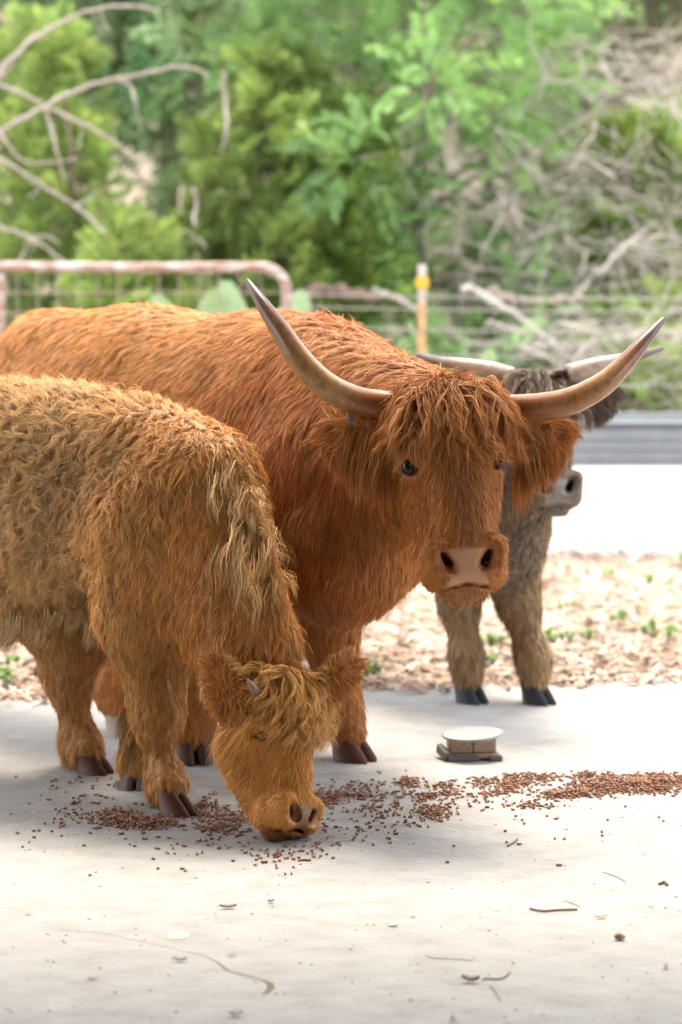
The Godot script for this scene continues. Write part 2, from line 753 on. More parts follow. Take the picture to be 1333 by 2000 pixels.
	var wt := []
	for q in spots:
		for k in 3:
			var p := G(q[0] + rng.randf_range(-22, 22), q[1] + rng.randf_range(-6, 6), -0.03)
			wt.append([p, rng.randf_range(0.03, 0.08)])
	for k in 900:
		var z := rng.randf_range(-12.0, -16.0)
		var x := rng.randf_range(-0.17, 0.19) * -z
		wt.append([Vector3(x, land(x, z), z), rng.randf_range(0.12, 0.4)])
	wmm.instance_count = wt.size()
	for k in wt.size():
		var sc: float = wt[k][1]
		wmm.set_instance_transform(k, Transform3D(Basis(Vector3.UP, rng.randf() * TAU).scaled(Vector3(sc, sc, sc)), wt[k][0]))
		wmm.set_instance_color(k, Color(0.13, 0.24, 0.04).lerp(Color(0.2, 0.27, 0.12), rng.randf()))
	var wi := MultiMeshInstance3D.new()
	wi.multimesh = wmm
	wi.name = "weeds"
	add_child(wi)
	tag(wi, "low green weeds and grass tufts growing through the mulch", "weeds", "", "stuff")


func build_porch() -> void:
	# the cover whose shade lies over the near part of the pad
	var t := thing("porch_roof", "timber porch roof on posts covering the near concrete", "roof", Vector3(0, 0, 0))
	var wood := mat("roof_boards", lin(0.32, 0.27, 0.22), 0.8)
	var b := Buf.new()
	b.box(Vector3(0, 3.15, -0.4), Vector3(5.2, 0.06, 5.2), Color.WHITE, Basis.IDENTITY, 0.005)
	part("roof_deck", b.mesh(mat("ceiling_boards", lin(0.3, 0.27, 0.235), 0.8)), t)
	for x in [-5.0, 5.0]:
		var p := Buf.new()
		p.box(Vector3(x, 1.54, -5.3), Vector3(0.07, 1.54, 0.07), Color.WHITE, Basis.IDENTITY, 0.006)
		part("post", p.mesh(wood), t)
	var bm := Buf.new()
	bm.box(Vector3(0, 3.0, -5.3), Vector3(5.1, 0.085, 0.05), Color.WHITE, Basis.IDENTITY, 0.006)
	part("beam", bm.mesh(wood), t)
	var wl := Buf.new()
	wl.box(Vector3(0, 1.535, 4.8), Vector3(5.0, 1.53, 0.1), Color.WHITE, Basis.IDENTITY, 0.01)
	var wall := part("house_wall", wl.mesh(mat("stucco", lin(0.3, 0.26, 0.22), 0.9)), self)
	tag(wall, "plain tan house wall at the back of the porch", "wall")
	for x in [-3.3, 3.3]:  # unseen walls, added to lessen the frontal light on the cattle
		var sw := Buf.new()
		sw.box(Vector3(x, 1.535, 0.9), Vector3(0.08, 1.53, 3.78), Color.WHITE, Basis.IDENTITY, 0.01)
		var side := part("added_side_wall", sw.mesh(mat("board_siding", lin(0.36, 0.31, 0.26), 0.9)), self)
		tag(side, "added brown board wall out of view that cuts the front light under the porch", "wall", "added side walls of the porch")


func arc(c: Vector3, x: Vector3, y: Vector3, r: float, steps: int) -> Array:
	var out := []
	for k in steps + 1:
		var w := PI * 0.5 * k / steps
		out.append(c + x * (sin(w) * r) + y * (cos(w) * r))
	return out


func build_gate() -> void:
	var d := 12.0
	var y := P(300, 522, d).y
	var xr := P(560, 600, d).x
	var t := thing("pipe_gate", "rusty white painted tubular gate with wire mesh infill", "gate", Vector3(xr, -0.05, -d))
	var pm := mat("chalky_paint", Color.WHITE, 0.6, false, 0.4)
	pm.albedo_texture = noise(31, 0.02, 5, [[0.0, lin(0.14, 0.06, 0.035)], [0.45, lin(0.25, 0.13, 0.09)], [0.56, lin(0.38, 0.31, 0.28)], [1.0, lin(0.48, 0.47, 0.47)]], 512)
	pm.uv1_triplanar = true
	pm.uv1_world_triplanar = true
	pm.uv1_scale = Vector3(0.7, 3.0, 2.0)
	var rad := 0.026
	var xl := -3.1
	var pts := [Vector3(xl, 0.12, -d), Vector3(xl, 0.7, -d)]
	pts += arc(Vector3(xl + 0.12, y - 0.12, -d), Vector3.LEFT, Vector3.UP, 0.12, 6).map(func(p): return p)
	pts = [Vector3(xl, 0.12, -d), Vector3(xl, 0.7, -d)]
	var left := arc(Vector3(xl + 0.12, y - 0.12, -d), Vector3.UP, Vector3.LEFT, 0.12, 6)
	pts += left
	pts += [Vector3(-1.8, y + 0.004, -d), Vector3(-1.0, y - 0.003, -d)]
	pts += arc(Vector3(xr - 0.12, y - 0.12, -d), Vector3.RIGHT, Vector3.UP, 0.12, 8)
	pts += [Vector3(xr, 0.7, -d), Vector3(xr, 0.12, -d)]
	var b := Buf.new()
	b.tube(pts, [rad], 12, [Color.WHITE])
	part("frame", b.mesh(pm), t)
	var st := Buf.new()
	var xs := P(3, 600, d).x
	st.tube([Vector3(xs, 0.15, -d), Vector3(xs, y - 0.028, -d)], [0.022], 10, [Color.WHITE])
	part("stile", st.mesh(pm), t)
	var lo := Buf.new()
	lo.tube([Vector3(xl + 0.028, 0.15, -d), Vector3(xr - 0.028, 0.15, -d)], [0.025], 10, [Color.WHITE])
	part("bottom_rail", lo.mesh(pm), t)
	var wm := mat("rusty_wire", lin(0.3, 0.22, 0.18), 0.6, false, 0.5)
	wm.metallic = 0.3
	var x := xl + 0.1
	while x < xr - 0.05:
		if absf(x - xs) > 0.03:
			var wv := Buf.new()
			wv.tube([Vector3(x, 0.16, -d + 0.004), Vector3(x, y - 0.03, -d + 0.004)], [0.0032], 5, [Color.WHITE])
			part("wire", wv.mesh(wm), t)
		x += 0.1
	var h := y - 0.125
	while h > 0.2:
		var wh := Buf.new()
		wh.tube([Vector3(xl + 0.03, h, -d - 0.003), Vector3(xr - 0.03, h, -d - 0.003)], [0.0032], 5, [Color.WHITE])
		part("wire", wh.mesh(wm), t)
		h -= 0.104


func build_fence() -> void:
	var d := 12.0
	var top := P(825, 517, d)
	var t := thing("fence_post", "tan steel fence post with a pale top and yellow insulator", "post", Vector3(top.x, -0.05, -d))
	var rust := mat("rust_paint", Color.WHITE, 0.8, false, 0.3)
	rust.albedo_texture = noise(41, 0.03, 4, [[0.0, lin(0.3, 0.17, 0.08)], [0.5, lin(0.46, 0.27, 0.13)], [1.0, lin(0.6, 0.4, 0.22)]], 256)
	rust.uv1_triplanar = true
	rust.uv1_world_triplanar = true
	rust.uv1_scale = Vector3(3, 3, 3)
	var pale := mat("post_tip", lin(0.42, 0.38, 0.34), 0.7)
	var b := Buf.new()
	var ym := P(825, 590, d).y
	b.box(Vector3(top.x, (ym - 0.3) * 0.5, -d), Vector3(0.021, (ym + 0.3) * 0.5, 0.006), Color.WHITE, Basis.IDENTITY, 0.002)
	b.box(Vector3(top.x, (ym - 0.3) * 0.5, -d - 0.024), Vector3(0.005, (ym + 0.3) * 0.5, 0.017), Color.WHITE, Basis.IDENTITY, 0.002)
	part("shaft", b.mesh(rust), t)
	var c := Buf.new()
	c.box(Vector3(top.x, (ym + top.y) * 0.5, -d), Vector3(0.021, (top.y - ym) * 0.5, 0.006), Color.WHITE, Basis.IDENTITY, 0.002)
	c.box(Vector3(top.x, (ym + top.y) * 0.5, -d - 0.024), Vector3(0.005, (top.y - ym) * 0.5, 0.017), Color.WHITE, Basis.IDENTITY, 0.002)
	part("tip", c.mesh(pale), t)
	var yi := P(825, 552, d).y
	var ins := Buf.new()
	ins.tube([Vector3(top.x, yi - 0.03, -d), Vector3(top.x, yi - 0.022, -d), Vector3(top.x, yi, -d), Vector3(top.x, yi + 0.022, -d), Vector3(top.x, yi + 0.03, -d)], [0.02, 0.031, 0.034, 0.031, 0.02], 14, [Color.WHITE])
	part("insulator", ins.mesh(mat("yellow_plastic", lin(0.5, 0.31, 0.012), 0.45)), t)
	var t2 := thing("wire_fence", "thin rusty wire fence running from the gate past the post", "fence", Vector3(3.4, -0.05, -d))
	var wm := mat("fence_wire", lin(0.34, 0.31, 0.28), 0.6, false, 0.5)
	var p2 := Buf.new()
	p2.box(Vector3(3.4, 0.55, -d), Vector3(0.03, 0.7, 0.03), Color.WHITE, Basis.IDENTITY, 0.004)
	part("post", p2.mesh(rust), t2)
	for v in [575, 600, 640, 690, 745]:
		var a := P(572, v, d)
		var w := Buf.new()
		var pts := []
		for k in 12:
			var s := k / 11.0
			pts.append(Vector3(lerpf(a.x, 3.4, s), a.y - 0.02 * sin(PI * s), -d + 0.012))
		w.tube(pts, [0.0028], 5, [Color.WHITE])
		part("wire", w.mesh(wm), t2)
	var gp := thing("gate_post", "grey weathered round post beside the hanging gate end", "post", Vector3(-3.3, -0.05, -d))
	var gb := Buf.new()
	gb.tube([Vector3(-3.3, -0.3, -d), Vector3(-3.3, 1.45, -d)], [0.09], 14, [Color.WHITE])
	part("shaft", gb.mesh(rust), gp)


func build_trough() -> void:
	var d := 11.05
	var x0 := P(1010, 1000, d).x
	var x1 := 4.3
	var yb := -0.06
	var ym := P(1200, 911, d).y
	var yt := P(1200, 832, d).y
	var cx := (x0 + x1) * 0.5
	var hx := (x1 - x0) * 0.5
	var t := thing("water_trough", "long low white trough with a grey ribbed upper band", "trough", Vector3(cx, yb, -d - 0.35))
	var b := Buf.new()
	b.box(Vector3(cx, (yb + ym) * 0.5, -d - 0.35), Vector3(hx, (ym - yb) * 0.5, 0.35), Color.WHITE, Basis.IDENTITY, 0.015)
	var wm := mat("white_poly", Color.WHITE, 0.5)
	wm.albedo_texture = noise(51, 0.02, 4, [[0.0, lin(0.74, 0.73, 0.71)], [1.0, lin(0.84, 0.84, 0.83)]], 256)
	wm.uv1_triplanar = true
	part("tank", b.mesh(wm), t)
	var g := mat("grey_band", Color.WHITE, 0.6)
	g.albedo_texture = noise(52, 0.03, 4, [[0.0, lin(0.14, 0.155, 0.17)], [1.0, lin(0.19, 0.205, 0.22)]], 256)
	g.uv1_triplanar = true
	# the open top: four band walls
	for q in [[Vector3(cx, 0, -d - 0.03), Vector3(hx - 0.01, 0, 0.02)], [Vector3(cx, 0, -d - 0.67), Vector3(hx - 0.01, 0, 0.02)], [Vector3(x0 + 0.03, 0, -d - 0.35), Vector3(0.02, 0, 0.299)], [Vector3(x1 - 0.03, 0, -d - 0.35), Vector3(0.02, 0, 0.299)]]:
		var w := Buf.new()
		var at: Vector3 = q[0]
		var hf: Vector3 = q[1]
		at.y = (ym + yt) * 0.5
		hf.y = (yt - ym) * 0.5
		w.box(at, hf, Color.WHITE, Basis.IDENTITY, 0.003)
		part("band", w.mesh(g), t)
	for k in 3:
		var r := Buf.new()
		var y := lerpf(ym, yt, 0.2 + 0.25 * k)
		r.tube([Vector3(x0 + 0.02, y, -d - 0.012), Vector3(x1 - 0.02, y, -d - 0.012)], [0.009], 8, [Color.WHITE])
		part("rib", r.mesh(g), t)
	var rim := mat("rim", lin(0.06, 0.07, 0.08), 0.5)
	var rr := Buf.new()
	rr.tube([Vector3(x0, yt, -d - 0.025), Vector3(x1, yt, -d - 0.025), Vector3(x1, yt, -d - 0.675), Vector3(x0, yt, -d - 0.675), Vector3(x0, yt, -d - 0.025)], [0.021], 10, [Color.WHITE])
	part("rim", rr.mesh(rim), t)


# ---------------------------------------------------------------- plants
func spray_mesh(kind: int, m: Material, s: int) -> ArrayMesh:
	# one leafy sprig, about a unit long, growing along +y
	var r := RandomNumberGenerator.new()
	r.seed = s
	var b := Buf.new()
	var leaf := func(at: Vector3, dir: Vector3, ln: float, wd: float) -> void:
		var sd := dir.cross(Vector3(r.randf_range(-1, 1), r.randf_range(-1, 1), r.randf_range(-1, 1))).normalized() * wd
		var mid := at + dir * ln * 0.45
		b.tri(at, mid + sd, mid - sd, Color.WHITE)
		b.tri(mid - sd, mid + sd, at + dir * ln + Vector3(0, -0.03, 0), Color.WHITE)
	if kind == 0:    # juniper: flat feathery fan of fine needled twigs
		for k in 16:
			var t := 0.1 + 0.9 * k / 16.0
			var sg := 1.0 if k % 2 == 0 else -1.0
			var d := Vector3(sg * r.randf_range(0.5, 0.9), 0.9, r.randf_range(-0.35, 0.35)).normalized()
			var at := Vector3(r.randf_range(-0.03, 0.03), t * 0.8, r.randf_range(-0.03, 0.03))
			var l := 0.5 * (1.15 - t)
			leaf.call(at, d, l + 0.12, 0.03)
			leaf.call(at + d * l * 0.5, (d + Vector3(-sg * 0.5, 0.3, 0.2)).normalized(), l * 0.6 + 0.08, 0.026)
			leaf.call(at + d * l * 0.4, (d + Vector3(sg * 0.4, -0.2, -0.2)).normalized(), l * 0.6 + 0.08, 0.026)
	elif kind == 1:  # compound leaf: pairs of leaflets along a drooping stem
		for k in 9:
			var t := 0.15 + 0.85 * k / 8.0
			for sg in [-1.0, 1.0]:
				leaf.call(Vector3(0, t - 0.0, -t * t * 0.3), Vector3(sg * 0.9, 0.45, -0.35 + r.randf_range(-0.2, 0.2)).normalized(), 0.34 * (1.0 - 0.4 * absf(t - 0.5)), 0.055)
		leaf.call(Vector3(0, 1.0, -0.3), Vector3(0, 0.8, -0.5).normalized(), 0.3, 0.05)
	else:            # simple leaves round a twig
		for k in 18:
			var t := r.randf()
			leaf.call(Vector3(r.randf_range(-0.1, 0.1), t * 0.9, r.randf_range(-0.1, 0.1)), Vector3(r.randf_range(-1, 1), r.randf_range(-0.2, 0.8), r.randf_range(-1, 1)).normalized(), r.randf_range(0.2, 0.32), 0.07)
	return b.mesh(m)


var sprays := []
var bark: StandardMaterial3D


func tree(called: String, label: String, category: String, group: String, base: Vector3, height: float, spread: float, trunk_r: float, low: float, kind: int, size: float, num: int, cols: Array, shape: int) -> void:
	var t := thing(called, label, category, base, group)
	var b := Buf.new()
	var lean := Vector3(rng.randf_range(-0.1, 0.1), 0, rng.randf_range(-0.1, 0.1)) * height
	var pts := []
	var rad := []
	for k in 9:
		var s := k / 8.0
		pts.append(base + Vector3(0, height * s - 0.1, 0) + lean * s * s + Vector3(rng.randf_range(-1, 1), 0, rng.randf_range(-1, 1)) * 0.05 * height * s * (1.0 - s))
		rad.append(trunk_r * (1.0 - 0.92 * s))
	b.tube(pts, rad, 9, [Color(0.23, 0.19, 0.16)])
	var limbs := []
	var count := 16 + int(height * 3.0)
	for k in count:
		var s := low + (1.0 - low) * pow((k + rng.randf()) / count, 0.9)
		s = minf(s, 0.97)
		var q := s * 8.0
		var at: Vector3 = Vector3(pts[int(q)]).lerp(pts[mini(int(q) + 1, 8)], q - int(q))
		var az := k * 2.39996 + rng.randf_range(-0.4, 0.4)
		var prof := 1.0
		if shape == 0:
			prof = 1.08 - s
		elif shape == 1:
			prof = sqrt(maxf(0.05, 1.0 - pow((s - low) / (1.0 - low) * 1.6 - 0.75, 2.0)))
		else:
			prof = 0.8
		var ln := spread * prof * rng.randf_range(0.65, 1.2)
		var out := Vector3(cos(az), 0, sin(az))
		var rise := rng.randf_range(-0.05, 0.5) if shape == 0 else rng.randf_range(0.1, 0.8)
		var p1 := at + (out + Vector3(0, rise, 0)) * ln * 0.5
		var p2 := at + (out + Vector3(0, rise * 0.7 - 0.1, 0)) * ln + Vector3(rng.randf_range(-1, 1), 0, rng.randf_range(-1, 1)) * ln * 0.15
		b.tube([at, p1, p2], [trunk_r * 0.35 * (1.1 - s) + 0.006, trunk_r * 0.18 * (1.1 - s) + 0.005, 0.003], 5, [Color(0.25, 0.21, 0.18)])
		limbs.append([at, p1, p2, rng.randf_range(0.7, 1.25), ln])
	part("trunk", b.mesh(bark), t)
	var mm := MultiMesh.new()
	mm.transform_format = MultiMesh.TRANSFORM_3D
	mm.use_colors = true
	mm.mesh = sprays[kind]
	mm.instance_count = num
	for k in num:
		var l: Array = limbs[rng.randi() % limbs.size()]
		var s := sqrt(rng.randf_range(0.02, 1.0))
		var a: Vector3 = l[0]
		var p1: Vector3 = l[1]
		var p2: Vector3 = l[2]
		var at := a.lerp(p1, s).lerp(p1.lerp(p2, s), s)
		var dir := (p2 - a).normalized()
		var amb := Vector3(rng.randf_range(-1, 1), rng.randf_range(-1, 1), rng.randf_range(-1, 1))
		at += amb * (0.07 + 0.1 * float(l[4]) * s)
		var y := (dir * 0.7 + amb * 0.8 + Vector3(0, 0.35 if kind == 0 else -0.15, 0)).normalized()
		var x := y.cross(Vector3(rng.randf_range(-1, 1), rng.randf_range(-1, 1), rng.randf_range(-1, 1))).normalized()
		var sc := size * rng.randf_range(0.65, 1.3)
		mm.set_instance_transform(k, Transform3D(Basis(x * sc, y * sc, x.cross(y) * sc), at - base))
		var col: Color = Color(cols[0]).lerp(cols[1], rng.randf())
		var m := float(l[3]) * rng.randf_range(0.75, 1.25)
		mm.set_instance_color(k, Color(col.r * m, col.g * m, col.b * m))
	var mi := MultiMeshInstance3D.new()
	mi.multimesh = mm
	mi.name = "crown"
	t.add_child(mi)
	mi.set_meta("kind", "stuff")


func at_land(u: float, d: float) -> Vector3:
	var p := P(u, 513, d)
	return Vector3(p.x, land(p.x, -d), -d)


func build_plants() -> void:
	bark = mat("bark", Color.WHITE, 0.9, true, 0.2)
	bark.albedo_texture = noise(61, 0.05, 4, [[0.0, lin(0.55, 0.5, 0.45)], [1.0, Color.WHITE]], 256)
	bark.uv1_triplanar = true
	bark.uv1_world_triplanar = true
	bark.uv1_scale = Vector3(6, 1.5, 6)
	for k in 3:
		var lm := mat(["juniper_needles", "compound_leaf", "broad_leaf"][k], Color.WHITE, 0.55, true, 0.5)
		lm.backlight_enabled = true
		lm.backlight = Color(0.95, 0.95, 0.95)
		sprays.append(spray_mesh(k, lm, 100 + k))
	var J := [Color(0.36, 0.45, 0.12), Color(0.24, 0.34, 0.09)]
	var JD := [Color(0.22, 0.27, 0.1), Color(0.15, 0.2, 0.08)]
	var JB := [Color(0.27, 0.28, 0.14), Color(0.2, 0.22, 0.11)]
	var B := [Color(0.25, 0.4, 0.12), Color(0.16, 0.3, 0.09)]
	var BP := [Color(0.36, 0.48, 0.24), Color(0.24, 0.36, 0.16)]
	var Y := [Color(0.28, 0.37, 0.075), Color(0.18, 0.29, 0.06)]
	# middle distance
	tree("juniper_tree", "slim yellow-green juniper with a bare trunk behind the gate", "tree", "trees on the bank", at_land(140, 14.2), 2.75, 0.75, 0.045, 0.18, 0, 0.26, 430, J, 0)
	tree("juniper_tree", "full bright green juniper standing between gate and fence post", "tree", "trees on the bank", at_land(470, 14.0), 2.5, 1.0, 0.06, 0.05, 0, 0.27, 680, J, 0)
	tree("juniper_tree", "yellow-green juniper leaning over the end of the gate", "tree", "trees on the bank", at_land(620, 13.8), 2.2, 0.7, 0.05, 0.1, 0, 0.25, 400, Y, 0)
	tree("juniper_tree", "small bushy juniper low behind the gate mesh", "tree", "trees on the bank", at_land(290, 13.4), 1.55, 0.8, 0.05, 0.05, 0, 0.25, 520, J, 0)
	tree("juniper_tree", "dark olive juniper at the top of the bank over the gate", "tree", "trees on the bank", at_land(330, 17.5), 4.2, 1.2, 0.1, 0.2, 0, 0.33, 520, JD, 0)
	tree("juniper_tree", "brown-tinged juniper above the tangle of dead branches", "tree", "trees on the bank", at_land(1230, 17.0), 3.8, 1.2, 0.1, 0.35, 0, 0.32, 330, JB, 0)
	tree("juniper_tree", "green juniper beside the pale fan of dead twigs", "tree", "trees on the bank", at_land(1310, 14.6), 2.1, 0.7, 0.05, 0.1, 0, 0.26, 480, Y, 0)
	tree("juniper_tree", "olive juniper half hidden behind the arching dead branch", "tree", "trees on the bank", at_land(1120, 16.0), 2.3, 0.75, 0.05, 0.2, 0, 0.28, 240, JB, 0)
	tree("leafy_tree", "pale green tree with feathery compound leaves above the gate", "tree", "trees on the bank", at_land(440, 16.2), 3.9, 1.1, 0.08, 0.35, 1, 0.3, 560, BP, 1)
	tree("leafy_tree", "bright green tree with a grey trunk behind the fence post", "tree", "trees on the bank", at_land(815, 14.6), 3.7, 1.15, 0.075, 0.28, 1, 0.28, 720, B, 1)
	tree("leafy_tree", "mid green tree spreading over the fence post tree", "tree", "trees on the bank", at_land(700, 17.6), 4.6, 1.4, 0.1, 0.3, 2, 0.24, 620, B, 1)
	tree("leafy_tree", "dark green broadleaf tree in the corner behind the dead limbs", "tree", "trees on the bank", at_land(30, 16.4), 4.0, 1.2, 0.09, 0.2, 2, 0.26, 900, [Color(0.14, 0.27, 0.1), Color(0.1, 0.2, 0.08)], 1)
	tree("leafy_tree", "light green sapling above the brush pile", "tree", "trees on the bank", at_land(960, 17.2), 4.0, 1.0, 0.06, 0.35, 1, 0.27, 330, BP, 1)
	tree("leafy_tree", "thin green tree rising through the grey dead branches", "tree", "trees on the bank", at_land(1090, 18.5), 4.5, 1.1, 0.07, 0.4, 2, 0.25, 260, B, 1)
	# far up the bank: closes the view
	for k in 13:
		var u := -350.0 + k * 165.0 + rng.randf_range(-40, 40)
		var d := 20.5 + rng.randf_range(0.0, 5.0)
		var kind := 0 if k % 3 == 0 else 2
		tree("woodland_tree", ["olive juniper high on the bank behind other trees", "green broadleaf tree high on the bank behind other trees"][0 if kind == 0 else 1], "tree", "woodland high on the juniper bank" if kind == 0 else "woodland high on the leafy bank", at_land(u, d), rng.randf_range(4.2, 6.0), 1.9, 0.12, 0.12, kind, 0.42, 420, JD if kind == 0 else [Color(0.26, 0.36, 0.15), Color(0.18, 0.28, 0.12)], 1)
	# shrubs along the fence line
	var sh := [
		[90, 13.0, 0.7, 0.45, 2, BP, "low green shrub growing against the gate mesh"],
		[400, 12.9, 0.75, 0.4, 2, J, "low yellow-green shrub behind the prickly pear"],
		[640, 13.2, 0.8, 0.5, 1, B, "leafy green shrub beside the dark fallen log"],
		[700, 12.7, 0.65, 0.5, 2, BP, "small pale shrub between the gate and fence post"],
		[770, 12.9, 0.75, 0.45, 1, B, "fresh green shrub close behind the fence post"],
		[870, 12.8, 0.8, 0.55, 1, BP, "pale green shrub at the foot of the brush pile"],
		[940, 13.4, 1.05, 0.6, 1, B, "bright green shrub growing over the brush pile logs"],
		[1060, 13.0, 0.75, 0.4, 2, BP, "low sprouting shrub among the brush pile twigs"],
		[1180, 13.6, 1.1, 0.45, 2, Y, "yellow-green shrub behind the pile above the trough"],
		[1270, 12.9, 0.95, 0.4, 2, Y, "lime green shrub above the trough rim"],
		[1330, 13.4, 1.2, 0.5, 2, J, "dense green shrub behind the end of the trough"],
		[1000, 15.0, 1.4, 0.7, 2, B, "deep green shrub under the crossed dead branches"],
		[1180, 15.2, 1.5, 0.6, 2, J, "rounded green shrub under the arching dead branch"],
		[560, 15.5, 1.3, 0.8, 1, B, "broad green shrub behind the gate corner"],
		[200, 15.2, 1.4, 0.8, 2, B, "dark green shrub behind the slim juniper"],
		[20, 14.2, 1.6, 0.7, 2, [Color(0.06, 0.15, 0.04), Color(0.04, 0.1, 0.03)], "deep green shrub under the dead tree limbs"],
	]
	for q in sh:
		tree("shrub", q[6], "shrub", "shrubs along the fence", at_land(q[0], q[1]), q[2], q[3], 0.02, 0.05, q[4], 0.15, 260, q[5], 2)
	build_cactus(at_land(365, 12.55), "prickly pear cactus with blue-green pads behind the gate mesh", [[0, 0.05, 0], [-0.14, 0.4, 0.25], [0.12, 0.42, -0.2], [-0.1, 0.78, 0.12], [0.1, 0.82, -0.25]])
	build_cactus(at_land(480, 12.5), "tall pale prickly pear cactus near the gate corner", [[0, 0.05, 0], [0.12, 0.42, -0.3], [-0.1, 0.46, 0.2], [0.16, 0.82, -0.35], [-0.08, 0.85, 0.05]])


func build_cactus(base: Vector3, label: String, pads: Array) -> void:
	var t := thing("prickly_pear", label, "cactus", base)
	var m := mat("cactus_skin", Color.WHITE, 0.55)
	m.albedo_texture = noise(71, 0.03, 3, [[0.0, lin(0.16, 0.25, 0.1)], [1.0, lin(0.27, 0.36, 0.17)]], 256)
	m.uv1_triplanar = true
	m.uv1_scale = Vector3.ONE * 3.0
	for q in pads:
		var b := Buf.new()
		var h := 0.4
		var bs := Basis.from_euler(Vector3(rng.randf_range(-0.2, 0.2), rng.randf_range(-0.7, 0.7), q[2]))
		var pts := []
		var rings := 9
		for k in rings:
			var s := k / (rings - 1.0)
			var r := 0.105 * pow(sin(PI * (0.08 + 0.92 * pow(s, 0.75)) * 0.985), 0.6) + 0.008
			pts.append([s * h, r])
		var k0 := b.v.size()
		for p in pts:
			for s in 14:
				var w := TAU * s / 14.0
				var l := Vector3(cos(w) * float(p[1]), float(p[0]), sin(w) * float(p[1]) * 0.22)
				b.vert(base + Vector3(q[0], q[1], rng.randf_range(-0.002, 0.002)) + bs * l, (bs * Vector3(cos(w) * 0.3, 0.1, sin(w))).normalized(), Color.WHITE)
		for r in rings - 1:
			for s in 14:
				var a := k0 + r * 14 + s
				var c := k0 + r * 14 + (s + 1) % 14
				b.i.append_array([a, c, c + 14, a, c + 14, a + 14])
		part("pad", b.mesh(m), t)


func smooth_path(pts: Array, sub: int) -> Array:
	var out := []
	for k in pts.size() - 1:
		var a: Vector3 = pts[maxi(k - 1, 0)]
		var b: Vector3 = pts[k]
		var c: Vector3 = pts[k + 1]
		var d: Vector3 = pts[mini(k + 2, pts.size() - 1)]
		for s in sub:
			out.append(b.cubic_interpolate(c, a, d, float(s) / sub))
	out.append(pts[-1])
	return out


func limb(b: Buf, px: Array, d: float, w0: float, w1: float, dz := 0.0, col := Color(0.44, 0.38, 0.35)) -> void:
	# px: points in the photograph; d: how far off the branch hangs; widths in metres
	var pts := []
	for k in px.size():
		pts.append(P(px[k][0], px[k][1], d + dz * k + 0.05 * sin(k * 2.1)))
	pts = smooth_path(pts, 5)
	var rad := []
	for k in pts.size():
		var w := lerpf(w0, w1, float(k) / (pts.size() - 1)) * 0.5
		rad.append(w * rng.randf_range(0.82, 1.2))
		pts[k] += Vector3(rng.randf_range(-1, 1), rng.randf_range(-1, 1), rng.randf_range(-1, 1)) * w * 0.7
	b.tube(pts, rad, 7, [col])


